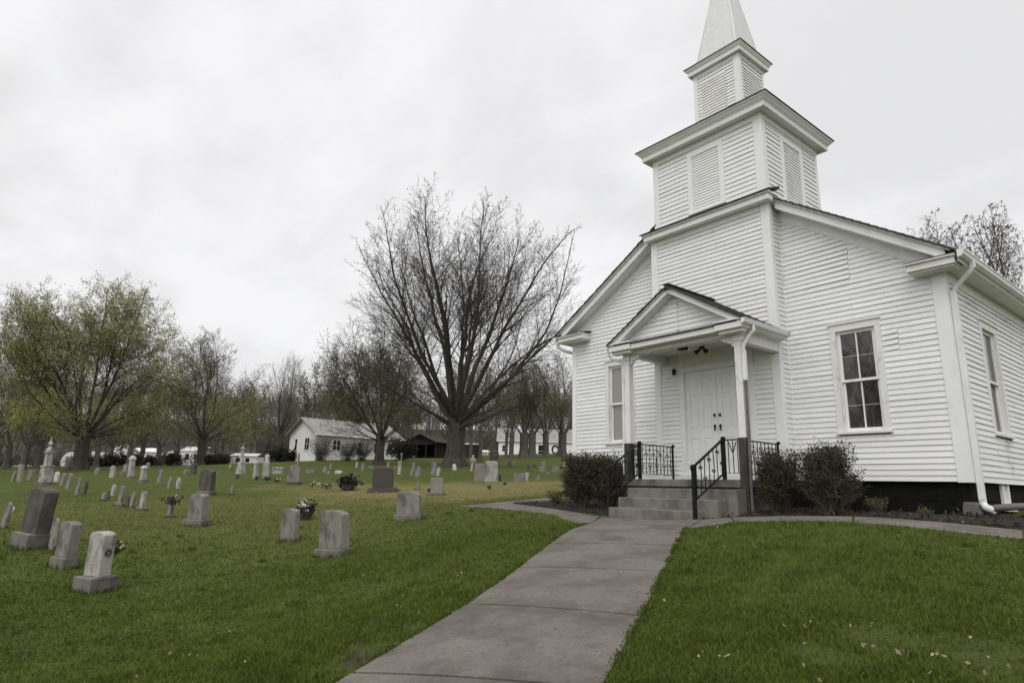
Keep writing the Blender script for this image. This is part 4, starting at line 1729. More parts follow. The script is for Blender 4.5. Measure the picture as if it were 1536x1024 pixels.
# ------------------------------------------------------------------ trees
class Tubes:
    """collects branch polylines and turns them into one numpy mesh"""
    def __init__(self):
        self.V, self.Fc, self.n = [], [], 0

    def add(self, pts, rad, k):
        P = np.asarray(pts, float)
        r = np.asarray(rad, float)
        m = len(P)
        T = np.empty_like(P)
        T[1:-1] = P[2:] - P[:-2]
        T[0] = P[1] - P[0]
        T[-1] = P[-1] - P[-2]
        T /= np.linalg.norm(T, axis=1)[:, None] + 1e-9
        ref = np.array((0.31, 0.17, 0.93)) if abs(T[0, 2]) < .8 else np.array((.95, .2, .1))
        U = np.cross(T, ref)
        U /= np.linalg.norm(U, axis=1)[:, None] + 1e-9
        W = np.cross(T, U)
        a = np.arange(k) * 2 * math.pi / k
        ring = P[:, None, :] + r[:, None, None] * (U[:, None, :] * np.cos(a)[None, :, None] + W[:, None, :] * np.sin(a)[None, :, None])
        self.V.append(ring.reshape(-1, 3))
        i = np.arange(m - 1)[:, None] * k
        j = np.arange(k)[None, :]
        j2 = (j + 1) % k
        f = np.stack([i + j, i + j2, i + k + j2, i + k + j], -1).reshape(-1, 4) + self.n
        self.Fc.append(f)
        self.n += m * k

    def arrays(self):
        return np.concatenate(self.V), np.concatenate(self.Fc)

    def build(self, name, m, parent, smooth=True):
        if not self.V:
            return None
        v, f = self.arrays()
        return np_mesh(name, v, f, m, parent, smooth)


def leaf_mesh(name, P, size, m, parent, rs, up=.3, aspect=1.5):
    n = len(P)
    P = np.asarray(P, float)
    d = rs.normal(size=(n, 3))
    d[:, 2] += up
    d /= np.linalg.norm(d, axis=1)[:, None]
    e = rs.normal(size=(n, 3))
    e -= d * (e * d).sum(1)[:, None]
    e /= np.linalg.norm(e, axis=1)[:, None]
    s = size * rs.uniform(.6, 1.4, n)[:, None]
    a, b = d * s, e * s / aspect
    V = np.stack([P - a * .1, P + a * .5 + b * .5, P + a, P + a * .5 - b * .5], 1).reshape(-1, 3)
    f = np.arange(n * 4).reshape(-1, 4)
    return np_mesh(name, V, f, m, parent)


def rotv(v, ax, an):
    return v * math.cos(an) + np.cross(ax, v) * math.sin(an) + ax * np.dot(ax, v) * (1 - math.cos(an))


def gen_tree(seed, H, rt, ht, limbs, amin, amax, rx, levels, dens, lens, ang, cz=.56, rzf=None, upc=.05, wig=.07, twigr=.007, droop=0.0, segl=(.7, .5, .35, .22), lobes=6, single=False, LR=(.46, .24), AEX=.62):
    """returns wood Tubes, twig Tubes, tip positions"""
    rs = np.random.RandomState(seed)
    wood, twig, tips, LT = Tubes(), Tubes(), [], []
    CZ = H * cz
    RZ = rzf * H if rzf else H - CZ

    def inside(p, ov=1.0):
        x = (p[0] ** 2 + p[1] ** 2) / (rx * ov) ** 2
        zz = (p[2] - CZ) / ((RZ if p[2] > CZ else CZ - ht * .55) * ov)
        return x + zz * zz < 1

    def grow(p, d, L, r, lev):
        sl = segl[min(lev, len(segl) - 1)]
        n = max(2, int(L / sl))
        pts, rads, dirs = [p], [r], [d]
        d0_ = d
        ov = rs.uniform(.86, 1.06)
        end = n
        for i in range(n):
            d = d + rs.normal(size=3) * wig * (1 if lev else .8)
            d[2] += (upc * (1 - .8 * abs(d0_[2] < .55)) if lev == 0 else upc) * (1 if lev < 2 else 1.3)
            d = d / np.linalg.norm(d)
            p = p + d * (L / n)
            if lev and p[2] < .5:
                break
            pts.append(p)
            dirs.append(d)
            rads.append(max(twigr * .7, r * (1 - .82 * (i + 1) / n)))
            if not inside(p, ov):
                break
        m = len(pts)
        if m < 2:
            return
        rads = [max(twigr * .6, r * (1 - .92 * (i / (m - 1)) ** (.62 if lev == 0 else .8))) for i in range(m)]
        k = 7 if r > .12 else (5 if r > .03 else 3)
        (wood if r > .022 else twig).add(pts, rads, k)
        if lev >= levels:
            tips.append(pts[-1])
            tips.append(pts[m // 2])
            return
        Lr = L * (m - 1) / n
        cnt = max(2, int(Lr * dens[lev]))
        t0 = .30 if lev == 0 else .15
        ph = rs.uniform(0, 6.28)
        for c in range(cnt):
            t = t0 + (1 - t0) * (c + rs.uniform(.1, .9)) / cnt
            q = t * (m - 1)
            i = min(int(q), m - 2)
            fr_ = q - i
            pp = pts[i] * (1 - fr_) + pts[i + 1] * fr_
            dd = dirs[i]
            ph += 2.4 + rs.normal() * .5
            o = np.cross(dd, (0.1, .2, 1.0) if abs(dd[2]) < .9 else (1.0, .1, 0))
            o /= np.linalg.norm(o)
            ax = rotv(o, dd, ph)
            nd = rotv(dd, ax, R(ang[lev] + rs.normal() * 8))
            cl = lens[lev] * Lr * ((1.08 - .75 * t) if lev else (1.0 - .62 * t)) * rs.uniform(.65, 1.2)
            if lev == 0:
                cl = max(cl, .075 * H * rs.uniform(.7, 1.3))
            if lev == levels - 1:
                LT.append((pp, nd, max(cl, .22)))
                continue
            rr = max(twigr, rads[i] * rs.uniform(.30, .52))
            grow(pp, nd, max(cl, sl * 1.1), rr, lev + 1)

    # trunk
    lean = rs.normal(size=2) * .015
    tp, tr_ = [], []
    nt_ = 12
    top = H * .93 if single else ht
    for i in range(nt_ + 1):
        t = i / nt_
        z = -.25 + (top + .25) * t
        tp.append(np.array((lean[0] * z, lean[1] * z, z)))
        zz = max(z, 0)
        tr_.append(rt * ((1.0 + .85 * math.exp(-zz / (rt * .85))) if not single else (1 + .6 * math.exp(-zz / (rt * 1.2))) * (1 - .93 * t)) * (1.0 if single else (1 + .14 * t)))
    T = Tubes()
    kk = 28
    T.add(tp, tr_, kk)
    v, f = T.arrays()
    v = v.reshape(-1, kk, 3)
    for i in range(nt_ + 1):
        z = max(v[i, 0, 2], 0)
        am = .13 * math.exp(-z / (rt * 1.6)) + .045
        a = np.arange(kk) * 2 * math.pi / kk
        w = 1 + am * np.sin(a * lobes + seed + .3 * z) + .03 * np.sin(a * 11 + z * 2)
        c = tp[i]
        v[i] = c + (v[i] - c) * w[:, None]
    trunk = (v.reshape(-1, 3), f)
    if single:
        for i in range(limbs):
            t = ht / H + (.9 - ht / H) * (i + rs.uniform(0, 1)) / limbs
            z = t * H
            c = np.array((lean[0] * z, lean[1] * z, z))
            az = i * 2.399 + rs.normal() * .3
            an = R(rs.uniform(amin, amax))
            d = np.array((math.sin(an) * math.cos(az), math.sin(an) * math.sin(az), math.cos(an)))
            grow(c, d, (H - z) * .75 + .8, rt * (1 - t) * .5 + .01, 0 if z < H * .7 else 1)
    else:
        for i in range(limbs):
            az = i * 2.399 + rs.normal() * .35
            f_ = (i + .5) / limbs
            an = R(amin + (amax - amin) * f_ ** AEX + rs.normal() * 4)
            d = np.array((math.sin(an) * math.cos(az), math.sin(an) * math.sin(az), math.cos(an)))
            z = ht * (1.0 - .28 * f_ * rs.uniform(.3, 1.0))
            c = np.array((lean[0] * z, lean[1] * z, z)) + d * np.array((1, 1, 0)) * rt * .45
            c = c - d * rt * .5
            r = rt * (LR[0] - LR[1] * f_) * rs.uniform(.8, 1.12)
            grow(c, d, H * 1.1, r, 0)
    if LT:
        p0 = np.array([q[0] for q in LT])
        d0 = np.array([q[1] for q in LT])
        Ls = np.array([q[2] for q in LT])[:, None]
        n = len(p0)
        d1 = d0 + rs.normal(size=(n, 3)) * .18 + (0, 0, .15)
        d1 /= np.linalg.norm(d1, axis=1)[:, None]
        p1 = p0 + d0 * Ls * .5
        p2 = p1 + d1 * Ls * .5
        U = np.cross(d0, (.31, .17, .93))
        U /= np.linalg.norm(U, axis=1)[:, None] + 1e-9
        W = np.cross(d0, U)
        ring = []
        for p, r in ((p0, twigr), (p1, twigr * .8), (p2, twigr * .45)):
            for k in range(3):
                an = 2 * math.pi * k / 3
                ring.append(p + r * (U * math.cos(an) + W * math.sin(an)))
        V = np.stack(ring, 1).reshape(-1, 3)
        base = np.array([[0, 1, 4, 3], [1, 2, 5, 4], [2, 0, 3, 5], [3, 4, 7, 6], [4, 5, 8, 7], [5, 3, 6, 8]])
        twig.V.append(V)
        twig.Fc.append((base[None] + (np.arange(n) * 9)[:, None, None]).reshape(-1, 4) + twig.n)
        twig.n += n * 9
        tips = list(p2) + list(p1)
    return trunk, wood, twig, np.array(tips) if len(tips) else np.zeros((0, 3))


def make_tree(name, label, u, v, d, spec, bark='bark', twigm='twig', leaf=None, nleaf=0, lsize=.12, bud=0, group=None, rz=0.0, leaf_low=None, cat='tree', xy=None, hscale=1.0):
    if xy is None:
        x, y, z, d = hit(u, v, d)
    else:
        x, y = xy
        z = g1(x, y)
    t = thing(name, label, cat, (x, y, z), rz, group)
    (tv, tf), wood, twig, tips = gen_tree(**spec)
    np_mesh('trunk', tv, tf, M[bark], t, True)
    wood.build('limbs', M[bark], t)
    twig.build('twigs', M[twigm], t)
    rs = np.random.RandomState(spec['seed'] + 5)
    if nleaf and len(tips):
        w = np.ones(len(tips))
        if leaf_low is not None:
            h = tips[:, 2] / spec['H']
            w = leaf_low(h)
        w = w * rs.uniform(.0, 1, len(tips)) ** 1.5
        w = np.clip(w, 0, None)
        idx = rs.choice(len(tips), nleaf, p=w / w.sum())
        P = tips[idx] + rs.normal(size=(nleaf, 3)) * lsize * 1.3
        leaf_mesh('foliage', P, lsize, M[leaf], t, rs)
    if bud and len(tips):
        h = tips[:, 2] / spec['H']
        w = np.clip(h - .35, 0.02, 1) ** 2 * rs.uniform(0, 1, len(tips)) ** 2
        idx = rs.choice(len(tips), bud, p=w / w.sum())
        P = tips[idx] + rs.normal(size=(bud, 3)) * .05
        leaf_mesh('buds', P, .085, M['bud'], t, rs)
    return t


def dup(root, loc, rz, label, scale=1.0, group=None):
    r = root.copy()
    COL.objects.link(r)
    r.location = loc
    r.rotation_euler = (0, 0, rz)
    r.scale = (scale, scale, scale)
    r['label'] = label
    if group:
        r['group'] = group
    for c_ in list(root.children):
        c = c_.copy()
        COL.objects.link(c)
        c.parent = r
        for g_ in c_.children:
            g = g_.copy()
            COL.objects.link(g)
            g.parent = c
    return r


# the big bare maple
make_tree('maple_tree', 'huge bare maple with a thick fluted trunk and many upright limbs, tallest of all', 682, 699, 38,
          dict(seed=14, H=17.4, rt=.47, ht=2.9, limbs=27, amin=4, amax=74, rx=7.9, levels=3, dens=(1.8, 3.0, 5.8), lens=(.46, .46, .55), ang=(30, 36, 40), cz=.55, upc=.03, wig=.08, twigr=.0078, LR=(.50, .25), AEX=.72),
          bud=5200)
# mid tree in front of the white house
make_tree('maple_tree', 'dense fine-twigged maple with brownish buds right in front of the long white house', 568, 697, 45,
          dict(seed=23, H=11.0, rt=.29, ht=2.1, limbs=22, amin=4, amax=84, rx=5.2, levels=3, dens=(2.4, 4.2, 7.0), lens=(.52, .48, .55), ang=(38, 40, 42), cz=.55, upc=.02, wig=.09, twigr=.0085, LR=(.42, .24), AEX=.7),
          twigm='twig', leaf='leafdull', nleaf=24000, lsize=.075, leaf_low=lambda h: 1.15 - h * .7)
# green maple on the left
make_tree('maple_tree', 'broad maple in fresh green leaf behind the pale urn-topped monument at the left', 117, 704, 45,
          dict(seed=37, H=13.9, rt=.40, ht=2.6, limbs=24, amin=4, amax=84, rx=7.0, levels=3, dens=(2.0, 3.6, 6.0), lens=(.54, .48, .55), ang=(38, 40, 42), cz=.54, upc=.02, wig=.09, twigr=.0085, LR=(.42, .24), AEX=.7),
          leaf='leaf', nleaf=82000, lsize=.088, leaf_low=lambda h: .5 + .7 * h)
# second tree
make_tree('maple_tree', 'round-headed maple with brown budding top, between the green maple and the white house', 299, 697, 56,
          dict(seed=41, H=12.0, rt=.28, ht=2.4, limbs=20, amin=4, amax=76, rx=5.2, levels=3, dens=(2.2, 3.8, 6.0), lens=(.52, .46, .55), ang=(36, 38, 40), cz=.57, upc=.025, wig=.09, twigr=.0085, LR=(.42, .24), AEX=.7),
          leaf='leaf', nleaf=11000, lsize=.09, leaf_low=lambda h: np.clip(1.3 - h * 1.3, .1, 1), bud=6000)
# pale bare tree beyond
make_tree('bare_tree', 'slender pale bare tree rising against the sky just left of the white house', 418, 690, 84,
          dict(seed=52, H=15.0, rt=.30, ht=4.6, limbs=12, amin=3, amax=50, rx=3.4, levels=3, dens=(2.0, 3.2, 5.0), lens=(.45, .45, .5), ang=(32, 34, 38), cz=.68, upc=.05, wig=.09, twigr=.010),
          bark='bark', twigm='paletwig')
make_tree('bare_tree', 'dark vine-hung tree with ragged clumps of leaves behind the white house roof', 466, 690, 78,
          dict(seed=57, H=12.5, rt=.26, ht=3.5, limbs=8, amin=3, amax=38, rx=3.2, levels=3, dens=(2.0, 3.0, 4.0), lens=(.4, .45, .5), ang=(30, 36, 40), cz=.58, upc=.06, wig=.09, twigr=.011),
          leaf='woodleaf', nleaf=4200, lsize=.16, leaf_low=lambda h: .3 + h)
make_tree('maple_tree', 'olive-green leafing tree directly behind the white house, beside the vine-hung tree', 548, 688, 68,
          dict(seed=63, H=12.5, rt=.34, ht=2.2, limbs=13, amin=4, amax=70, rx=6.6, levels=3, dens=(2.2, 3.2, 4.2), lens=(.45, .45, .5), ang=(32, 38, 40), cz=.5, upc=.03, wig=.07, twigr=.011),
          leaf='leafdull', nleaf=13000, lsize=.15, leaf_low=lambda h: 1.2 - h * .5)
# understory trees along the left edge of the graveyard
under = []
for i, (u, v, d, H, sd_, lf, lab) in enumerate([
        (-22, 704, 52, 13.0, 71, 1, 'tall green-leafed tree cut off by the left edge of the view'),
        (8, 703, 58, 8.0, 72, 0, 'thin dark tree at the far left, next to the tree cut off by the edge'),
        (33, 704, 54, 7.0, 73, 1, 'forked dark understory tree just left of the pale urn-topped monument'),
        (55, 702, 62, 8.5, 74, 0, 'dark understory tree rising straight behind the pale urn-topped monument'),
        (143, 700, 60, 6.5, 75, 0, 'crooked low tree bending right beside the green maple trunk'),
        (163, 698, 70, 8.5, 76, 1, 'thin upright tree in front of the dark hedge, second right of the green maple'),
        (192, 697, 66, 8.0, 77, 0, 'thin dark tree in front of the far white trailers, left of the split-trunk tree'),
        (211, 697, 72, 9.5, 78, 1, 'split-trunk tree among the far white trailers'),
        (236, 696, 68, 7.5, 79, 0, 'spreading dark tree standing right of the split-trunk tree'),
        (262, 696, 66, 6.2, 80, 0, 'low many-stemmed tree over a dark bush, left of the round-headed maple'),
        (330, 694, 80, 9.0, 81, 1, 'bushy dull green tree right of the round-headed maple'),
        (352, 692, 86, 10.5, 82, 1, 'green-topped tree behind the low white trailer beside the monument'),
        (388, 690, 90, 9.5, 83, 0, 'grey bare tree in the gap left of the pale bare tree'),
        (440, 688, 88, 10.0, 84, 0, 'grey bare tree showing over the gable of the white house')]):
    under.append(make_tree('understory_tree', lab, u, v, d,
                 dict(seed=sd_, H=H, rt=.17 + .006 * H, ht=1.6 + .07 * H, limbs=7, amin=5, amax=48, rx=H * .36, levels=2, dens=(2.4, 4.2), lens=(.45, .42), ang=(32, 38), cz=.55, upc=.04, wig=.11, twigr=.013),
                 bark='hazebark', twigm='hazetwig', leaf='leaf' if lf else 'woodleaf', nleaf=4200 if lf else 900, lsize=.15, group='trees along the far edge of the graveyard'))
# trees by the right-hand house
for i, (u, v, d, H, rt, sd_, lf, lab) in enumerate([
        (706, 693, 66, 9.5, .14, 91, 0, 'pale thin-stemmed tree right behind the huge maple trunk'),
        (720, 692, 74, 10.5, .16, 92, 1, 'slim dark tree between the huge maple and the right-hand white house'),
        (758.6, 687, 80, 10.0, .15, 93, 1, 'leftmost straight slim tree before the right-hand white house'),
        (766.5, 687, 80, 11.0, .22, 94, 0, 'second slim tree from the left before the right-hand white house, with bare forks'),
        (786, 686, 78, 9.0, .40, 95, 1, 'stout short-trunked tree in front of the right-hand white house door'),
        (798, 686, 78, 10.0, .34, 96, 1, 'dark ivy-covered trunk close beside the stout short-trunked tree'),
        (819, 685, 78, 10.5, .30, 97, 0, 'forked tree left of the round wreath on the right-hand white house'),
        (843, 684, 66, 12.5, .42, 98, 0, 'tallest leaning tree next to the church wall edge, before the right-hand white house')]):
    make_tree('understory_tree', lab, u, v, d,
              dict(seed=sd_, H=H, rt=rt, ht=2.6, limbs=8, amin=4, amax=46, rx=H * .36, levels=2 if i < 7 else 3, dens=(2.6, 4.4, 4), lens=(.45, .42, .45), ang=(32, 38, 38), cz=.56, upc=.045, wig=.10, twigr=.0125),
              bark='hazebark', twigm='hazetwig', leaf='leafdull' if lf else 'woodleaf', nleaf=2600 if lf else 900, lsize=.15, group='trees before the right-hand white house')
# bare trees behind the church on the right
for (u, d, topv, sd_, lab) in ((1478, 36, 292, 101, 'bare tree with upright forks rising over the church roof at the right'),
                               (1545, 30, 285, 102, 'bare tree rising over the church roof, cut off by the right edge of the view'),
                               (1420, 46, 318, 103, 'smaller pale bare tree peeping over the church roof, left of the other two there')):
    p = at(u, 700, d)
    z0 = g1(p[0], p[1])
    H = at(u, topv, d)[2] - z0
    make_tree('bare_tree', lab, 0, 0, 0,
              dict(seed=sd_, H=H, rt=.30, ht=4.5, limbs=9, amin=4, amax=45, rx=H * .30, levels=3, dens=(1.8, 2.8, 3.6), lens=(.42, .45, .5), ang=(28, 34, 38), cz=.6, upc=.05, wig=.06, twigr=.009),
              bud=2600, xy=(p[0], p[1]), group='bare trees behind the church')
# bare tree across the road that the front windows mirror
make_tree('bare_tree', 'bare tree across the road, seen only mirrored in the dark church window', 0, 0, 0,
          dict(seed=111, H=13, rt=.34, ht=2.6, limbs=10, amin=5, amax=60, rx=6.5, levels=2, dens=(2.4, 3.6), lens=(.45, .42), ang=(30, 36), cz=.55, upc=.04, wig=.08, twigr=.016),
          xy=(-16.5, -19.0))

# far wooded hillside: one mass of trees
protos = []
for i in range(7):
    (tv, tf), wood, twig, tips = gen_tree(seed=200 + i, H=13, rt=.2, ht=3.5, limbs=6, amin=4, amax=36, rx=3.2, levels=2, dens=(1.5, 2.2), lens=(.45, .45), ang=(30, 36), cz=.6, upc=.06, wig=.1, twigr=.022, lobes=3)
    vs, fs, n = [], [], 0
    for v_, f_ in ((tv.reshape(13, 28, 3)[::3, ::7].reshape(-1, 3), None), wood.arrays(), twig.arrays() if twig.V else (None, None)):
        if v_ is None:
            continue
        if f_ is None:
            k = 4
            m_ = len(v_) // k
            ii_ = np.arange(m_ - 1)[:, None] * k
            jj = np.arange(k)[None, :]
            f_ = np.stack([ii_ + jj, ii_ + (jj + 1) % k, ii_ + k + (jj + 1) % k, ii_ + k + jj], -1).reshape(-1, 4)
        vs.append(v_)
        fs.append(f_ + n)
        n += len(v_)
    protos.append((np.concatenate(vs), np.concatenate(fs), tips))
rs = np.random.RandomState(77)
VS, FS, LP, TP, n = [], [], [], [], 0
placed = 0
while placed < 900:
    a = R(rs.uniform(-54, 34))
    r = 88 + 200 * rs.uniform() ** .75
    # angle measured from the viewing direction, positive to the right
    dx = FWD * math.cos(a) + RGT * math.sin(a)
    x, y = dx * r
    u_ = math.tan(a)
    if r < 104 and (-.42 < u_ < -.16 or u_ > -.02):
        continue
    v_, f_, tp_ = protos[rs.randint(len(protos))]
    s = rs.uniform(.6, 1.2) * (1.0 if r > 150 else .72)
    c_, s_ = math.cos(rs.uniform(0, 6.28)), 0
    an = rs.uniform(0, 6.28)
    c_, s_ = math.cos(an), math.sin(an)
    Rm = np.array([[c_, -s_, 0], [s_, c_, 0], [0, 0, 1]])
    off = np.array((x, y, g1(x, y) - .2))
    VS.append((v_ * s) @ Rm.T + off)
    FS.append(f_ + n)
    n += len(v_)
    if len(tp_):
        q = (tp_[rs.choice(len(tp_), 90)] * s) @ Rm.T + off
        TP.append(q + rs.normal(size=q.shape) * .5)
    if rs.uniform() < .4 and len(tp_):
        q = (tp_[rs.choice(len(tp_), 130)] * s) @ Rm.T + off
        LP.append(q + rs.normal(size=q.shape) * .3)
    placed += 1
woods = thing('woods', 'haze-tinted brown leafless woods covering the far hillside', 'woods', (0, 0, 0))
woods['kind'] = 'stuff'
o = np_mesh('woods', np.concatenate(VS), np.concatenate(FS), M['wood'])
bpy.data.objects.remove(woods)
woods = tag(o, 'haze-tinted brown leafless woods covering the far hillside', 'woods', kind='stuff')
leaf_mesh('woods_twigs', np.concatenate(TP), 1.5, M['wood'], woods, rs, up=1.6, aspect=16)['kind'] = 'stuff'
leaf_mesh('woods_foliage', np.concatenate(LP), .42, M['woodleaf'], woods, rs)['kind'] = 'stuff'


# ------------------------------------------------------------------ shrubs and small plants
def shrub(name, label, x, y, h, rx, seed, nst, twm, lfm, lsz, nl, group=None, cat='shrub', fan=.75, flat=1.0):
    rs = np.random.RandomState(seed)
    z = g1(x, y) + .02
    t = thing(name, label, cat, (x, y, z), 0, group)
    tw, lp = Tubes(), []
    for i in range(nst):
        az = rs.uniform(0, 6.28)
        sp_ = rs.uniform(0, 1) ** .6 * fan
        d = np.array((math.sin(sp_) * math.cos(az), math.sin(sp_) * math.sin(az), math.cos(sp_)))
        p = np.array((rs.normal() * rx * .16, rs.normal() * rx * .16, 0))
        L = h * rs.uniform(.8, 1.08) / max(.6, math.cos(sp_) ** .5)
        pts = [p]
        m_ = 6
        for k in range(m_):
            d = d + rs.normal(size=3) * .13
            d[2] += .05
            d /= np.linalg.norm(d)
            p = p + d * L / m_
            q = (p[0] ** 2 + p[1] ** 2) / rx ** 2
            if q > 1 or p[2] > h * flat:
                break
            pts.append(p)
            if k >= 1:
                for b_ in range(4):
                    dd = d * .6 + rs.normal(size=3) * .6
                    dd[2] = abs(dd[2]) * .5 + .15
                    dd /= np.linalg.norm(dd)
                    q1 = p + dd * h * rs.uniform(.05, .13)
                    q2 = q1 + (dd + np.array((0, 0, .35))) * h * .045
                    tw.add([p, q1, q2], [.004, .003, .002], 3)
                    lp += [q1, q2, (q1 + q2) / 2, p]
        if len(pts) > 1:
            tw.add(pts, np.linspace(.008, .003, len(pts)), 4)
    tw.build('stems', M[twm], t)
    lp = np.array(lp)
    if nl:
        idx = rs.choice(len(lp), nl)
        leaf_mesh('foliage', lp[idx] + rs.normal(size=(nl, 3)) * lsz * .9, lsz, M[lfm], t, rs, up=.6, aspect=2.2)
    return t


SH = [hit(u_, v_, d_)[:2] for u_, v_, d_ in ((872, 763, 12.4), (913, 764, 11.6), (1172, 773, 9.7), (1250, 774, 9.5))]
shrub('shrub', 'dark twiggy shrub at the church front left corner, outer one of the pair', *SH[0], 1.02, .34, 301, 190, 'shrubtwig', 'shrub', .04, 14000, 'clipped dark shrubs along the church front')
shrub('shrub', 'dark twiggy shrub touching the left side of the church landing', *SH[1], 1.00, .32, 302, 180, 'shrubtwig', 'shrub', .04, 13000, 'clipped dark shrubs along the church front')
shrub('shrub', 'dark twiggy shrub touching the right side of the church landing', *SH[2], .93, .31, 303, 170, 'shrubtwig', 'shrub', .036, 12500, 'clipped dark shrubs along the church front')
shrub('shrub', 'widest dark twiggy shrub, below and left of the dark church window', *SH[3], .93, .35, 304, 190, 'shrubtwig', 'shrub', .036, 14000, 'clipped dark shrubs along the church front')
for (u, v, d, h, r, sd_, lab) in ((1318, 771, 9.4, .22, .17, 311, 'small pale green leafy plant in the mulch right of the widest shrub'),
                                  (1388, 775, 9.2, .07, .11, 312, 'tiny low green sprout in the mulch near the church corner'),
                                  (833, 757, 14.2, .28, .24, 313, 'small sprouting plant in the mulch left of the church steps'),
                                  (1445, 775, 9.1, .06, .2, 314, 'low dry grassy tuft at the church corner block')):
    x, y, z, dd = hit(u, v, d)
    shrub('plant', lab, x, y, h, r, sd_, 24, 'shrubtwig', 'plant', .035, 420, cat='plant', fan=1.0)


# ------------------------------------------------------------------ background houses
def house(name, label, cat, corner, ax, L, W, wallh, roofh, over, wm, rm, wins_long, wins_gable, z, chimney=False, dark=False):
    """corner: near corner xy; ax: angle of the long wall; W extends to the left-behind"""
    cx, cy = corner
    t = thing(name, label, cat, (cx, cy, z), ax)
    mb = MB()
    mb.box(0, L, 0, W, -1.0, wallh)
    mb.poly([(0, 0, wallh), (0, W, wallh), (0, W / 2, wallh + roofh)])
    mb.poly([(L, 0, wallh), (L, W, wallh), (L, W / 2, wallh + roofh)])
    # siding courses
    zz = .1
    while zz < wallh - .05:
        mb.box(-.008, L + .008, -.008, .001, zz, zz + .15)
        mb.box(-.0085, .001, -.0085, W + .008, zz + .002, zz + .152)
        zz += .2
    mb.build('wall', wm, t)
    mb = MB()
    for s in (0, 1):
        y0 = -over if s == 0 else W + over
        zb = wallh - roofh * over / (W / 2)
        mb.hexa([(-over, y0, zb), (L + over, y0, zb), (L + over, W / 2, wallh + roofh), (-over, W / 2, wallh + roofh),
                 (-over, y0, zb + .10), (L + over, y0, zb + .10), (L + over, W / 2, wallh + roofh + .11), (-over, W / 2, wallh + roofh + .11)])
    rf = mb.build('roof', rm, t)
    mb = MB()
    mb.box(-over, L + over, -over - .03, -over - .001, wallh - roofh * over / (W / 2) - .06, wallh - roofh * over / (W / 2) + .08)
    mb.build('fascia', wm, t)
    if chimney:
        mb = MB()
        mb.box(L * .62, L * .62 + .5, W * .5 - .2, W * .5 + .3, wallh + roofh - .5, wallh + roofh + .5)
        mb.build('chimney', M['found'], rf)
    for (a, b, z0, z1, n_) in wins_long:
        mb = MB()
        mb.box(a - .08, b + .08, -.05, -.009, z0 - .08, z1 + .08)
        w = mb.build('window', M['trim'], t)
        mb = MB()
        st = (b - a) / n_
        for k in range(n_):
            for (p, q) in ((z0, (z0 + z1) / 2 - .02), ((z0 + z1) / 2 + .02, z1)):
                mb.box(a + k * st + .04, a + (k + 1) * st - .04, -.06, -.051, p, q)
        mb.build('pane', M['hdark'], w)
    for (a, b, z0, z1, n_) in wins_gable:
        mb = MB()
        mb.box(-.05, -.009, a - .08, b + .08, z0 - .08, z1 + .08)
        w = mb.build('window', M['trim'], t)
        mb = MB()
        st = (b - a) / n_
        for k in range(n_):
            for (p, q) in ((z0, (z0 + z1) / 2 - .02), ((z0 + z1) / 2 + .02, z1)):
                mb.box(-.06, -.051, a + k * st + .04, a + (k + 1) * st - .04, p, q)
        mb.build('pane', M['hdark'], w)
    return t


def xy_at(u, d):
    p = at(u, 700, d)
    return p[0], p[1]


# white house: near corner u=471, right end u=596, gable left end u=429
ca, cb, cc2 = np.array(xy_at(471, 54)), np.array(xy_at(596.5, 59.5)), np.array(xy_at(429, 58.5))
ang_ = math.atan2(cb[1] - ca[1], cb[0] - ca[0])
Lh = float(np.linalg.norm(cb - ca))
nrm = np.array((-math.sin(ang_), math.cos(ang_)))
Wh = 5.6
zh = at(471, 690.5, 54)[2]
hs_ = Lh / 125.0
house('house', 'long low white house with a pale gable roof at the back of the graveyard', 'house', ca, ang_, Lh, Wh, 2.45, 1.35, .4, M['hsiding'], M['hroof'],
      [(23 * hs_, 34 * hs_, 1.0, 1.85, 2), (60 * hs_, 65 * hs_, .95, 1.8, 1), (84 * hs_, 91 * hs_, .95, 1.8, 2), (106 * hs_, 115 * hs_, .95, 1.9, 2)],
      [(1.3, 2.2, 1.0, 2.0, 2), (3.8, 4.3, 1.0, 2.0, 1)], zh, True)
# right-hand white house
ca, cb = np.array(xy_at(747, 100)), np.array(xy_at(880, 100))
ang_ = math.atan2(cb[1] - ca[1], cb[0] - ca[0])
Lh = float(np.linalg.norm(cb - ca))
zh = at(790, 685.5, 100)[2]
rh_ = house('house', 'white house half hidden by tree trunks at the left edge of the church', 'house', ca, ang_, Lh, 7.5, 2.7, 2.1, .35, M['hsiding'], M['hroof'],
            [(Lh * .04, Lh * .075, .9, 1.8, 1), (Lh * .45, Lh * .53, .1, 2.0, 1)], [(2, 3, .8, 1.8, 1)], zh)
mb = MB()
mb.tube([(Lh * .645 + .5 * math.cos(a), -.08, 1.35 + .62 * math.sin(a)) for a in np.linspace(0, 6.283, 17)], .13, 6)
mb.build('wreath', M['hedge'], rh_)
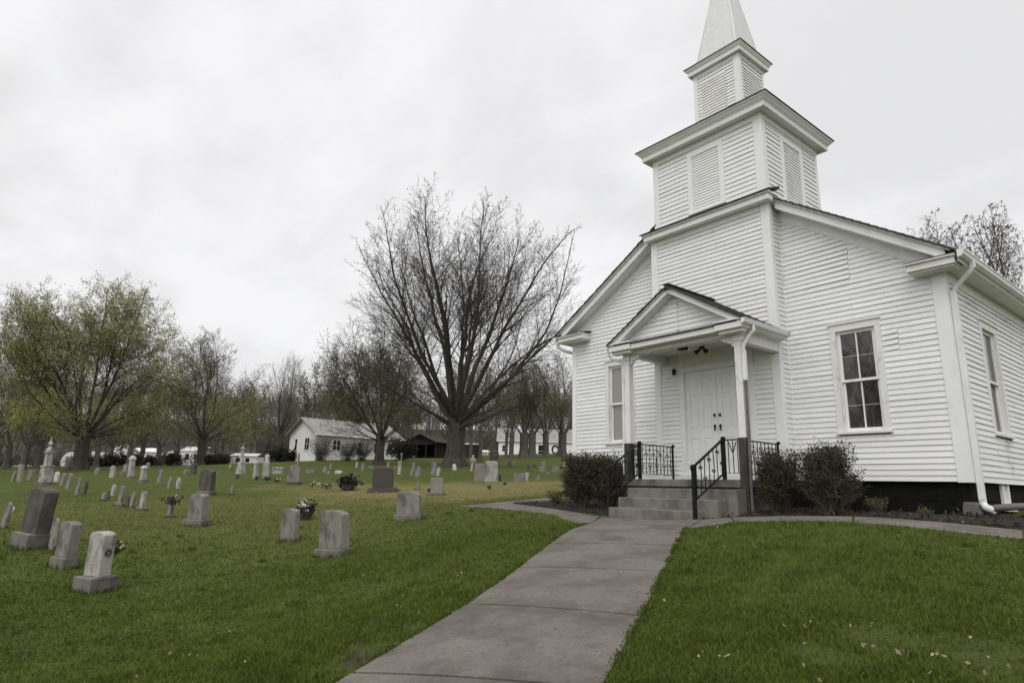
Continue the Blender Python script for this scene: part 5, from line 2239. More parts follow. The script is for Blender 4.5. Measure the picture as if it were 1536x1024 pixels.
# dark shed
ca, cb = np.array(xy_at(610, 68)), np.array(xy_at(652, 66))
ang_ = math.atan2(cb[1] - ca[1], cb[0] - ca[0])
zh = at(640, 690, 65)[2]
sh = thing('shed', 'dark open-fronted board shed behind the huge maple', 'shed', (*ca, zh), ang_)
Lh = float(np.linalg.norm(cb - ca))
mb = MB()
mb.box(0, Lh, 2.2, 2.3, -1, 2.0)
mb.box(0, .1, 0, 2.2, -1, 2.0)
mb.box(Lh - .1, Lh, 0, 2.2, -1, 2.0)
mb.poly([(0, 0, 2.0), (Lh, 0, 2.0), (Lh / 2, 0, 2.75)])
mb.box(0, Lh, -.02, .08, 1.72, 1.99)
mb.build('wall', M['shed'], sh)
for k in range(4):
    mb = MB()
    mb.box(Lh * k / 3 - .07, Lh * k / 3 + .07, -.06, .08, -1, 1.72)
    mb.build('post', M['shed'], sh)
mb = MB()
for s in (0, 1):
    a, b = (-.4, Lh / 2) if s == 0 else (Lh + .4, Lh / 2)
    mb.hexa([(a, -.4, 1.87), (b, -.4, 2.78), (b, 2.6, 2.78), (a, 2.6, 1.87), (a, -.4, 1.95), (b, -.4, 2.88), (b, 2.6, 2.88), (a, 2.6, 1.95)])
mb.build('roof', M['shedroof'], sh)
x, y = xy_at(697, 64)
zh = at(697, 688, 64)[2]
sh2 = thing('shed', 'small grey shed with a pale roof edge right behind the huge maple trunk', 'shed', (x, y, zh), ang_ + .2)
mb = MB()
mb.box(-.9, .9, 0, 2, -1, 1.5)
mb.box(-.35, .35, -.03, -.001, -.2, 1.3)
mb.build('wall', M['shedroof'], sh2)
mb = MB()
mb.hexa([(-1.05, -.15, 1.5), (1.05, -.15, 1.45), (1.05, 2.1, 1.6), (-1.05, 2.1, 1.65), (-1.05, -.15, 1.6), (1.05, -.15, 1.55), (1.05, 2.1, 1.7), (-1.05, 2.1, 1.75)])
mb.build('roof', M['hsiding'], sh2)


def trailer(label, u, v, d, wpx, hpx, rz, kind):
    x, y = xy_at(u, d)
    z = at(u, v, d)[2]
    s = d / F1536
    L, H = wpx * s, hpx * s
    t = thing({'gable': 'cottage', 'round': 'polytunnel', 'flat': 'mobile_home'}[kind], label, {'gable': 'cottage', 'round': 'polytunnel', 'flat': 'mobile home'}[kind], (x, y, z), math.atan2(RGT[1], RGT[0]) + rz, 'white outbuildings beyond the graveyard')
    mb = MB()
    W = 3.2
    if kind == 'round':
        prof_ = [(L / 2 * math.cos(a), H * math.sin(a)) for a in np.linspace(0, math.pi, 15)]
        mb.prism(prof_, lambda p, q, dd: (p, dd, q), 0, 5)
        mb.build('cover', M['hsiding'], t)
        mb = MB()
        mb.box(-.45, .45, -.03, -.002, 0, H * .7)
        mb.build('door', M['hroof'], t)
    else:
        mb.box(-L / 2, L / 2, 0, W, -1.2, H * .72)
        if kind == 'gable':
            mb.poly([(-L / 2, 0, H * .72), (L / 2, 0, H * .72), (0, 0, H)])
        mb.build('wall', M['hsiding'], t)
        mb = MB()
        if kind == 'gable':
            for q in (-1, 1):
                mb.hexa([(q * (L / 2 + .2), -.2, H * .70), (0, -.2, H), (0, W + .2, H), (q * (L / 2 + .2), W + .2, H * .70),
                         (q * (L / 2 + .2), -.2, H * .74), (0, -.2, H + .08), (0, W + .2, H + .08), (q * (L / 2 + .2), W + .2, H * .74)])
        else:
            mb.hexa([(-L / 2 - .15, -.15, H * .72), (L / 2 + .15, -.15, H * .72), (L / 2 + .15, W * .5, H * .97), (-L / 2 - .15, W * .5, H * .97),
                     (-L / 2 - .15, -.15, H * .78), (L / 2 + .15, -.15, H * .78), (L / 2 + .15, W * .5, H), (-L / 2 - .15, W * .5, H)])
        mb.build('roof', M['hsiding'] if kind == 'flat' else M['hroof'], t)
        for k in range(2):
            mb = MB()
            a = (-.3 + .38 * k) * L
            mb.box(a, a + .16 * L, -.03, -.002, H * .28, H * .58)
            mb.build('window', M['hdark'], t)
    return t


trailer('white rounded shed showing on the left of the green maple trunk', 102, 699, 84, 24, 21, .25, 'round')
trailer('white rounded shed showing on the right of the green maple trunk', 134, 697, 86, 22, 20, -.1, 'round')
trailer('white gabled cottage behind the dark hedge, right of the green maple', 174, 696, 96, 28, 31, .2, 'gable')
trailer('pale long trailer behind the split-trunk tree', 214, 697, 100, 36, 26, .1, 'flat')
trailer('pale rounded shed left of the round-headed maple', 254, 698, 92, 22, 22, .15, 'round')
trailer('white trailer with a sloped roof close behind the round-headed maple trunk', 286, 697, 94, 34, 28, -.05, 'flat')


trailer('low white trailer left of the white house, behind the tall round-capped monument', 364, 698, 84, 36, 19, .05, 'flat')
trailer('tiny white camper right of the huge maple, before the far trees', 727, 687, 84, 10, 13, .2, 'flat')
trailer('low white trailer at the far left, left of the pale urn-topped monument', 38, 706, 78, 34, 9, .0, 'flat')

# dark hedges and shrubs at the graveyard edge
for i, (u, v, d, h, r_, lab) in enumerate(((146, 700, 64, 0.72, 1.5, 'dark hedge clump just right of the green maple trunk'), (170, 698, 66, 0.90, 1.6, 'dark hedge clump under the white gabled cottage'),
                                           (196, 697, 68, 0.94, 1.5, 'dark hedge clump in front of the pale long trailer'), (228, 697, 68, 0.65, 1.2, 'low dark bush left of the square dark bush'),
                                           (258, 697, 66, 1.08, .8, 'square dark bush left of the round-headed maple'), (314, 696, 66, 0.79, 1.5, 'dark hedge clump right of the round-headed maple trunk'),
                                           (332, 695, 68, 0.79, 1.4, 'dark hedge clump left of the low white trailer'), (600, 690, 60, 1.7, 1.3, 'dark bush between the white house and the shed'),
                                           (420, 692, 62, 1.3, 1.5, 'dark brushy bush at the foot of the pale bare tree'), (440, 692, 58, .6, .8, 'low dark bush at the corner of the white house'))):
    x, y, z, d = hit(u, v, d)
    shrub('bush', lab, x, y, h, r_, 400 + i, 60, 'twig', 'hedge', .22, 1500, 'dark bushes along the graveyard edge', cat='bush', fan=1.1)
for (u, v, d, h, r_, sd_, lab) in ((480, 691, 52, 1.9, 1.3, 421, 'bare arching shrub against the near corner of the white house'), (520, 691, 53, 1.5, 1.3, 422, 'bare twiggy shrub in the middle of the white house wall'),
                                   (542, 691, 53.5, 1.7, 1.2, 423, 'bare twiggy shrub right of the one in the middle of the white house wall')):
    x, y, z, d = hit(u, v, d)
    shrub('bare_shrub', lab, x, y, h, r_, sd_, 130, 'twig', 'bud', .06, 500, 'bare shrubs before the white house', cat='shrub', fan=.85)

# tangled brush filling the edge between the trees
rs = np.random.RandomState(31)
nb_ = 26000
a = np.radians(rs.uniform(-50, 12, nb_))
r = rs.uniform(98, 128, nb_)
X = r * (FWD[0] * np.cos(a) + RGT[0] * np.sin(a))
Y = r * (FWD[1] * np.cos(a) + RGT[1] * np.sin(a))
tn = np.tan(a)
clump = np.sin(X * .35 + 2 * np.sin(Y * .21)) + np.sin(Y * .4 + 1.7 * np.sin(X * .17))
ok = (clump > -.5) & ~((tn > -.40) & (tn < -.15) & (r < 84)) & ~((tn > -.2) & (r < 104))
ok &= r > 102 + 4 * np.sin(a * 40)
X, Y = X[ok], Y[ok]
hgt = (.3 + 2.0 * rs.uniform(0, 1, len(X)) ** 1.6)
P = np.stack([X, Y, gz(X, Y) + hgt * .55 - .2], 1)
br = leaf_mesh('underbrush', P, 1.15, M['wood'], None, rs, up=1.1, aspect=14)
tag(br, 'tangled brown underbrush between the trees past the graveyard', 'brush', kind='stuff')

nb_ = 9000
a = np.radians(rs.uniform(-52, -8, nb_))
r = rs.uniform(72, 92, nb_)
X = r * (FWD[0] * np.cos(a) + RGT[0] * np.sin(a))
Y = r * (FWD[1] * np.cos(a) + RGT[1] * np.sin(a))
ok = (np.sin(X * .45 + 2 * np.sin(Y * .3)) + np.sin(Y * .5 + 1.7 * np.sin(X * .2)) > .35) & (np.tan(a) < -.42)
X, Y = X[ok], Y[ok]
P = np.stack([X, Y, gz(X, Y) + .9 * rs.uniform(0, 1, len(X)) ** 1.5 - .1], 1)
br = leaf_mesh('brush', P, .8, M['twig'], None, rs, up=1.2, aspect=12)
tag(br, 'dark leafless brush among the trees on the left', 'brush', kind='stuff')

# ------------------------------------------------------------------ headstones
STONE_N = R(-63)          # direction the faces look
REPS = 'headstones in the graveyard'


def outline(w, h, top):
    a = w / 2
    if top == 'round':
        k = [(a * math.cos(t), h - a * .95 + a * .95 * math.sin(t)) for t in np.linspace(0, math.pi, 13)]
        return [(-a, 0), (a, 0)] + k
    if top == 'seg':
        r_ = .17 * w
        k = [(a * math.cos(t), h - r_ + r_ * math.sin(t)) for t in np.linspace(0, math.pi, 13)]
        return [(-a, 0), (a, 0)] + k
    if top == 'gothic':
        return [(-a, 0), (a, 0), (a, h * .72), (a * .8, h * .83), (a * .5, h * .93), (0, h), (-a * .5, h * .93), (-a * .8, h * .83), (-a, h * .72)]
    if top == 'shoulder':
        k = [(a * .68 * math.cos(t), h - a * .5 + a * .5 * math.sin(t)) for t in np.linspace(0, math.pi, 11)]
        return [(-a, 0), (a, 0), (a, h - a * .62), (a * .78, h - a * .5)] + k + [(-a * .78, h - a * .5), (-a, h - a * .62)]
    if top == 'point':
        return [(-a, 0), (a, 0), (a * .85, h * .45), (a * .3, h), (-a * .2, h * .98), (-a * .8, h * .5)]
    if top == 'wedge':
        return [(-a, 0), (a, 0), (a * .62, h), (-a * .5, h)]
    return [(-a, 0), (a, 0), (a, h), (-a, h)]


NST = [0]


def stone(label, u, v, d, hpx, wpx, kind='tablet', top='round', m='grey', tr=.4, base=None, bm='base', yaw=0., lean=0., cap=None, name=None, cat=None, taper=1.0, rock=0., panel=False):
    NST[0] += 1
    x, y, z, d = hit(u, v, d)
    s = d / F1536
    H = hpx * s
    yawn = STONE_N + R(yaw)
    tc = math.atan2(-y, -x)
    c1, c2 = abs(math.cos(yawn - tc)), abs(math.sin(yawn - tc))
    W = wpx * s * .97 / ((c1 + tr * c2))
    # slant of the line of sight off the picture axis widens things a little
    W *= math.cos(math.atan((u - 768) / F1536)) ** .5
    T = W * tr
    name = name or 'headstone'
    cat = cat or 'headstone'
    t = thing(name, label, cat, (x, y, z - .015), yawn + math.pi / 2, REPS if name == 'headstone' else None)
    gx_ = (g1(x + .5, y) - g1(x - .5, y))
    gy_ = (g1(x, y + .5) - g1(x, y - .5))
    q = Vector((-gx_ * .5, -gy_ * .5, 1)).normalized()
    rot = Vector((0, 0, 1)).rotation_difference(q).to_matrix().to_4x4()
    t.matrix_world = Matrix.Translation((x, y, z - .015)) @ rot @ Matrix.Rotation(yawn + math.pi / 2, 4, 'Z') @ Matrix.Rotation(R(lean), 4, 'Y') @ Matrix.Rotation(R(rock), 4, 'X')
    z0 = 0.
    if base:
        bw, bh, bd = base
        bh = bh * H
        mb = MB()
        a, b = W * bw / 2, T * bd / 2
        mb.hexa([(-a, -b, -.15), (a, -b, -.15), (a, b, -.15), (-a, b, -.15), (-a * .97, -b * .97, bh), (a * .97, -b * .97, bh), (a * .97, b * .97, bh), (-a * .97, b * .97, bh)])
        mb.build('base', M[bm], t, bevel=min(.015, bh * .15))
        z0 = bh - .002
    hh = H - z0
    if kind == 'tablet':
        mb = MB()
        o_ = outline(W, hh + (.1 if not base else 0), top)
        if not base:
            o_ = [(p, q_ - .1) for p, q_ in o_]
        n_ = len(o_)
        k0 = len(mb.v)
        mb.prism(o_, lambda p, q_, dd: (p * (1 - (1 - taper) * max(q_, 0) / hh), dd * (1 - (1 - taper) * max(q_, 0) / hh), z0 + q_), -T / 2, T / 2)
        mb.build('tablet', M[m], t, bevel=min(.012, T * .08))
        if panel:
            mb = MB()
            mb.box(-W * .34, W * .34, -T / 2 - .006, -T / 2 + .004, z0 + hh * .28, z0 + hh * .70)
            for k in range(5):
                zz = z0 + hh * (.33 + .075 * k)
                ww = W * (.26 - .05 * (k % 2))
                mb.box(-ww, ww, -T / 2 - .0085, -T / 2 - .0065, zz, zz + hh * .022)
            mb.build('inscription_panel', M[m], t, bevel=.003, seg=1)
    elif kind == 'column':     # square die with moulded cap
        mb = MB()
        a = W / 2
        mb.hexa([(-a, -a, z0), (a, -a, z0), (a, a, z0), (-a, a, z0), (-a * .86, -a * .86, z0 + hh * .8), (a * .86, -a * .86, z0 + hh * .8), (a * .86, a * .86, z0 + hh * .8), (-a * .86, a * .86, z0 + hh * .8)])
        mb.build('die', M[m], t, bevel=.01)
        mb = MB()
        mb.box(-a * 1.08, a * 1.08, -a * 1.08, a * 1.08, z0 + hh * .8, z0 + hh * .87)
        mb.hexa([(-a, -a, z0 + hh * .871), (a, -a, z0 + hh * .871), (a, a, z0 + hh * .871), (-a, a, z0 + hh * .871),
                 (-a * .4, -a * .4, z0 + hh), (a * .4, -a * .4, z0 + hh), (a * .4, a * .4, z0 + hh), (-a * .4, a * .4, z0 + hh)])
        mb.build('cap', M[cap or m], t, bevel=.008)
    elif kind == 'obelisk':
        mb = MB()
        a = W / 2
        mb.hexa([(-a, -a, z0), (a, -a, z0), (a, a, z0), (-a, a, z0), (-a * .45, -a * .45, z0 + hh * .88), (a * .45, -a * .45, z0 + hh * .88), (a * .45, a * .45, z0 + hh * .88), (-a * .45, a * .45, z0 + hh * .88)])
        n_ = len(mb.v)
        mb.v += [(-a * .45, -a * .45, z0 + hh * .88), (a * .45, -a * .45, z0 + hh * .88), (a * .45, a * .45, z0 + hh * .88), (-a * .45, a * .45, z0 + hh * .88), (0, 0, z0 + hh)]
        mb.f += [(n_, n_ + 1, n_ + 4), (n_ + 1, n_ + 2, n_ + 4), (n_ + 2, n_ + 3, n_ + 4), (n_ + 3, n_, n_ + 4)]
        mb.build('shaft', M[m], t)
    elif kind == 'urncolumn':
        mb = MB()
        a = W / 2
        h1, h2 = hh * .40, hh * .72
        mb.hexa([(-a, -a, z0), (a, -a, z0), (a, a, z0), (-a, a, z0), (-a * .82, -a * .82, h1), (a * .82, -a * .82, h1), (a * .82, a * .82, h1), (-a * .82, a * .82, h1)])
        mb.box(-a * .97, a * .97, -a * .97, a * .97, h1, h1 + hh * .035)
        mb.build('die', M[m], t, bevel=.012)
        mb = MB()
        b, c = a * .60, a * .48
        mb.hexa([(-b, -b, h1 + hh * .036), (b, -b, h1 + hh * .036), (b, b, h1 + hh * .036), (-b, b, h1 + hh * .036), (-c, -c, h2), (c, -c, h2), (c, c, h2), (-c, c, h2)])
        mb.build('shaft', M[m], t, bevel=.012)
        mb = MB()
        mb.box(-c * 1.5, c * 1.5, -c * 1.5, c * 1.5, h2 + .001, h2 + hh * .03)
        e = c * 1.35
        mb.lathe([(e, h2 + hh * .031), (e * 1.08, h2 + hh * .06), (e * .8, h2 + hh * .10), (e * .55, h2 + hh * .13), (e * .5, h2 + hh * .15), (e * .75, h2 + hh * .17), (e * .85, h2 + hh * .19), (e * .5, h2 + hh * .23), (e * .2, h2 + hh * .265), (e * .1, hh + z0)], (0, 0, 0), 16)
        mb.build('urn', M[cap or m], t, smooth=True)
    elif kind == 'roundcolumn':
        mb = MB()
        a = W / 2
        h1 = hh * .38
        mb.hexa([(-a, -a, z0), (a, -a, z0), (a, a, z0), (-a, a, z0), (-a * .72, -a * .72, h1), (a * .72, -a * .72, h1), (a * .72, a * .72, h1), (-a * .72, a * .72, h1)])
        mb.build('die', M[m], t, bevel=.012)
        mb = MB()
        mb.lathe([(a * .55, h1), (a * .5, h1 + hh * .05), (a * .42, hh * .78)], (0, 0, 0), 16)
        mb.build('shaft', M[m], t, smooth=True)
        mb = MB()
        mb.lathe([(a * .44, hh * .781), (a * .62, hh * .80), (a * .62, hh * .825), (a * .3, hh * .86), (a * .1, hh * .88), (a * .08, hh * .93), (a * .17, hh * .95), (a * .17, hh * .98), (a * .05, hh)], (0, 0, 0), 16)
        mb.build('finial', M[m], t, smooth=True)
    elif kind == 'tabletomb':
        mb = MB()
        a, b = W / 2, T / 2
        mb.box(-a, a, -b, b, z0 + hh * .72, z0 + hh)
        mb.build('slab', M[m], t, bevel=.012)
        for k in (-1, 1):
            mb = MB()
            mb.box(k * a * .8 - a * .12, k * a * .8 + a * .12, -b * .8, b * .8, -.1, z0 + hh * .719)
            mb.build('leg', M[m], t, bevel=.008)
        mb = MB()
        mb.box(-a * .66, a * .66, -b * .6, b * .6, -.1, z0 + hh * .715)
        mb.build('side_panel', M[m], t)
    elif kind == 'cross':
        mb = MB()
        a = W / 2
        w_ = a * .36
        mb.box(-w_, w_, -T / 2, T / 2, -.1, H)
        mb.box(-a, -w_ - .0005, -T / 2 + .003, T / 2 - .003, H * .60, H * .80)
        mb.box(w_ + .0005, a, -T / 2 + .003, T / 2 - .003, H * .60, H * .80)
        mb.build('cross', M[m], t, bevel=.006)
    elif kind == 'statue':
        mb = MB()
        a = W / 2
        mb.box(-a, a, -a, a, -.1, H * .22)
        mb.build('plinth', M['base'], t, bevel=.008)
        mb = MB()
        mb.lathe([(a * .8, H * .22), (a * .72, H * .4), (a * .5, H * .58), (a * .72, H * .68), (a * .62, H * .76), (a * .25, H * .80), (a * .3, H * .83), (a * .42, H * .9), (a * .34, H * .97), (a * .12, H)], (0, 0, 0), 14)
        mb.build('figure', M[m], t, smooth=True)
    elif kind == 'vase':
        mb = MB()
        a = W / 2
        mb.lathe([(a * .55, 0), (a * .6, H * .1), (a * .4, H * .25), (a * .85, H * .8), (a * 1.0, H * .95), (a * .92, H)], (0, 0, 0), 14)
        mb.build('urn', M[m], t, smooth=True)
    return t, W, H, T, d


def flowers(label, u, v, d, wpx, hpx, petal, n=60, leafm='greenleaf', on=None, name='flower_bouquet', cat='flowers', lift=0.0, pot=None):
    x, y, z, d = hit(u, v, d)
    s = d / F1536
    if on is not None:
        # bouquet placed on or behind a stone at the same distance along the line of sight
        d = on
        p = at(u, v, d)
        x, y, z = p
        s = d / F1536
    rs = np.random.RandomState(int(u * 7 + v))
    t = thing(name, label, cat, (x, y, z + lift), 0)
    w, h = wpx * s / 2, hpx * s
    if pot:
        mb = MB()
        mb.lathe([(w * .5, -.03), (w * .62, 0), (w * .7, h * .35), (w * .75, h * .4), (w * .6, h * .4)], (0, 0, 0), 14)
        mb.build('pot', M[pot], t, smooth=True)
    P = rs.normal(size=(n * 3, 3)) * (w * .5, w * .5, h * .22) + (0, 0, h * .5)
    leaf_mesh('leaves', P, max(.03, h * .22), M[leafm], t, rs)
    tb = Tubes()
    for k in range(8):
        a = rs.normal(size=3) * (w * .4, w * .4, h * .1)
        tb.add([np.array((0, 0, -.01)), a * .6 + (0, 0, h * .4), a + (0, 0, h * .75)], [.006, .005, .004], 3)
    tb.build('stems', M[leafm], t)
    Q = []
    for k in range(max(5, n // 8)):
        c = rs.normal(size=3) * (w * .45, w * .45, h * .16) + (0, 0, h * .68)
        for j in range(12):
            Q.append(c + rs.normal(size=3) * h * .055)
    leaf_mesh('blooms', np.array(Q), max(.022, h * .13), M[petal], t, rs, aspect=1.1)
    return t


S = stone
# --- nearest left group
a = S('pale marble headstone on a wide stained base, nearest the viewer at the lower left', 141, 886, 8.0, 88, 40, 'tablet', 'seg', 'marble', .62, (1.25, .27, 2.25), yaw=3)
t_, W_, H_, T_, d_ = a
mb = MB()
mb.tube([(W_ / 2 + .003, T_ * .25 * math.cos(k), H_ * .66 + T_ * .25 * math.sin(k)) for k in np.linspace(0, 6.283, 17)], .007, 6, caps=False)
mb.tube([(W_ / 2 + .003, T_ * .13 * math.cos(k), H_ * .66 + T_ * .13 * math.sin(k)) for k in np.linspace(0, 6.283, 13)], .006, 6, caps=False)
mb.build('emblem', M['dark'], t_)
S('grey headstone on a block base, between nearest pale one and big dark one', 95, 850, 8.9, 68, 33, 'tablet', 'seg', 'grey', .62, (1.2, .25, 1.55), yaw=3)
S('big dark leaning headstone on a broad block, largest of the lower left group', 46, 820, 9.8, 88, 43, 'tablet', 'seg', 'dark', .62, (1.15, .26, 1.95), yaw=3, lean=3, rock=-2)
S('small white round-topped tablet tucked behind the big dark leaning headstone', 76, 822, 10.1, 46, 12, top='round', m='marble', tr=.35, yaw=-2)
S('thin grey tablet leaning at the very left edge of the view', 5, 792, 11.4, 40, 11, top='round', m='grey', tr=.35, lean=9)
S('tiny pale marker just right of the thin tablet at the left edge', 18, 768, 13, 9, 6, top='round', m='whitestone', tr=.5)
# --- centre foreground
S('upright grey curved-top headstone on a wide base, nearest in the middle of the lawn', 501, 832, 9.5, 67, 47, top='seg', m='grey', tr=.36, base=(1.14, .17, 1.95), yaw=-6)
S('lichen-flecked tablet with a curved top, left neighbour of the nearest middle headstone', 434, 810, 10.3, 48, 29, top='seg', m='grey', tr=.34, base=(1.05, .12, 1.1), yaw=-4)
S('slim grey headstone with a curved top on a block base, beside the flower-topped post', 295, 788, 12.8, 48, 31, top='seg', m='grey', tr=.55, base=(1.42, .22, 1.6), yaw=6)
S('wide low grey headstone with a curved top on a chunky base, nearest the walk', 613, 779, 12.8, 42, 38, top='seg', m='grey', tr=.28, base=(1.2, .22, 1.6), yaw=16)
S('broad dark polished headstone with a curved top on a long base', 574, 738, 20, 38, 33, top='seg', m='polish', tr=.30, base=(1.4, .20, 1.9), bm='dark', yaw=30)
S('brownish flat-topped headstone on a low base, right of the broad dark polished one', 655, 743, 19.5, 27, 20, top='flat', m='tan', tr=.36, base=(1.3, .2, 1.5), yaw=24)
S('thin pointed grey stone leaning between the broad dark polished headstone and the two-part one', 627, 734, 22, 14, 8, top='point', m='grey', tr=.3, yaw=20)
S('large dark grey headstone with a side block, midway up the lawn left of centre', 309, 742, 20, 38, 25, top='seg', m='dark', tr=.52, base=(1.15, .18, 1.3), yaw=8)
S('thin pale marker post standing alone in open grass', 348, 742, 20, 15, 5, top='round', m='grey', tr=.8)
# --- monuments
S('tall pale urn-topped monument with stepped base at the left', 67, 727, 26, 72, 22, 'urncolumn', m='marble', tr=1.0, base=(1.5, .07, 1.5), cap='marble', name='monument', cat='monument', lean=1)
S('tall round-capped pale monument with a flared die, before the low white trailer', 361, 710, 33, 46, 17, 'roundcolumn', m='marble', tr=1.0, name='monument', cat='monument')
S('pale tall monument with a pyramid cap, left of the round-headed maple', 196, 717, 31, 34, 11, 'column', m='marble', tr=1.0, cap='whitestone', base=(1.25, .1, 1.25), name='monument', cat='monument')
S('white square block monument on a broad plinth, right of the pyramid-capped monument', 214, 724, 30, 26, 11, 'column', m='marble', tr=1.0, cap='whitestone', base=(1.5, .22, 1.5), name='monument', cat='monument')
S('thin pointed obelisk before the gable of the white house', 446, 715, 34, 38, 6, 'obelisk', m='grey', tr=1.0, base=(1.5, .1, 1.5), name='obelisk', cat='obelisk')
S('pale slim monument left of the flat pale tablet, dark flowers at its foot', 383, 718, 29, 28, 9, 'column', m='marble', tr=1.0, name='monument', cat='monument')
S('white low table tomb between the arched tablet and the double headstone', 417, 710, 32, 10, 19, 'tabletomb', m='marble', tr=.4, yaw=30, name='table_tomb', cat='tomb')
# --- left rows
for row in [
    ('thin leaning grey tablet farthest left in the row by the urn-topped monument', 19, 722, 27, 16, 6, 'tablet', 'round', 'grey', 8),
    ('taller grey slab left of the urn-topped monument', 29, 722, 27, 26, 9, 'tablet', 'flat', 'tan', 0),
    ('low grey stone with a pale flat cap just left of the urn-topped monument', 45, 720, 28, 15, 10, 'tablet', 'flat', 'grey', 3),
    ('small white round-topped tablet immediately right of the urn-topped monument', 84, 722, 27, 15, 8, 'tablet', 'round', 'whitestone', 2),
    ('leaning grey round-topped tablet, second right of the urn-topped monument', 93, 728, 25, 19, 8, 'tablet', 'round', 'grey', 6),
    ('slim leaning tablet on a low base, third right of the urn-topped monument', 102, 733, 24, 24, 9, 'tablet', 'round', 'grey', 7),
    ('narrow tablet under a broad flat cap, leaning, right of the slim leaning tablet', 115, 742, 22, 26, 7, 'tablet', 'flat', 'grey', 8),
    ('small grey pillar stone with a dark block at its foot', 127, 741, 22, 21, 6, 'tablet', 'gothic', 'dark', 4),
    ('small pale stone at the graveyard edge near the dark hedge', 145, 711, 38, 10, 8, 'tablet', 'shoulder', 'grey', 0),
    ('upright pale tablet left of the squat block', 168, 716, 31, 18, 9, 'tablet', 'shoulder', 'marble', 0),
    ('squat grey block left of the pyramid-capped monument', 182, 715, 31, 9, 8, 'tablet', 'flat', 'grey', 0),
    ('mossy yellowish slab behind the squat block', 188, 707, 36, 11, 8, 'tablet', 'flat', 'tan', 0),
    ('small grey tablet behind the white square block monument', 221, 703, 38, 10, 7, 'tablet', 'round', 'grey', 0),
    ('weathered round-topped tablet in open grass, right of the white square block monument', 239, 724, 27, 20, 8, 'tablet', 'round', 'grey', 3),
    ('little dark-banded stone, left of a matching paler one', 254, 732, 24, 18, 7, 'tablet', 'gothic', 'grey', 0),
    ('little pale-banded stone, right of a matching darker one', 267, 732, 24, 17, 7, 'tablet', 'gothic', 'marble', 0),
    ('low round-topped stone at the left end of the middle left row', 155, 751, 19.5, 13, 8, 'tablet', 'round', 'grey', 3),
    ('tiny dark stone right of the low round-topped one in the middle left row', 161, 749, 19.8, 14, 5, 'tablet', 'round', 'dark', 5),
    ('thin pale tablet behind the tall stone of the middle left row', 169, 743, 21, 17, 7, 'tablet', 'round', 'marble', 4),
    ('short dark stone leaning on its taller neighbour in the middle left row', 190, 760, 18, 18, 7, 'tablet', 'round', 'dark', 2),
    ('taller grey stone beside the short dark one in the middle left row', 197, 761, 18.2, 24, 8, 'tablet', 'flat', 'grey', 3),
]:
    lab, u, v, d, h, w, k, tp, m_, ln = row
    S(lab, u, v, d, h, w, k, tp, m_, .42, lean=ln, yaw=rnd.uniform(-6, 8))
S('tall stone with a white crown on a long low base in the middle left row', 179, 759, 18.5, 31, 9, top='round', m='grey', tr=.5, base=(2.0, .2, 1.6), lean=3)
S('pale pillar stone on a wide low base, right end of the middle left row', 212, 765, 17.6, 29, 9, top='round', m='marble', tr=.6, base=(2.3, .2, 1.8), lean=3)
S('stone post crowned with faded flowers, left of the slim grey headstone', 254, 775, 15.5, 26, 9, 'tablet', 'flat', 'grey', .7, base=(1.5, .2, 1.5), lean=4)
S('dark barrel-like stone at the foot of the round-headed maple', 290, 711, 36, 17, 10, top='round', m='dark', tr=.6)
S('low pale pot stone left of the dark barrel-like stone', 279, 711, 36, 7, 8, top='round', m='grey', tr=.7)
S('tiny pale stone in the grass right of the large dark grey headstone', 326, 713, 32, 5, 5, top='round', m='grey', tr=.7)
S('small pale statue left of the tall round-capped monument', 345, 704, 38, 15, 7, 'statue', m='marble', tr=1.0, name='statue', cat='statue', lean=5)
S('low round stone below the tall round-capped monument', 355, 718, 29, 8, 7, top='round', m='dark', tr=.8)
S('pale tablet with an arched inset, dark earth heaped at its foot', 398, 717, 29, 25, 11, top='flat', m='marble', tr=.4, yaw=20)
S('white arched tablet beyond the low white trailer, left of the white house', 400, 697, 50, 16, 7, top='round', m='whitestone', tr=.4)
S('double grey headstone with a rounded left half on a dark base', 440, 726, 25, 29, 21, top='shoulder', m='grey', tr=.45, base=(1.25, .14, 1.5), bm='dark', yaw=24)
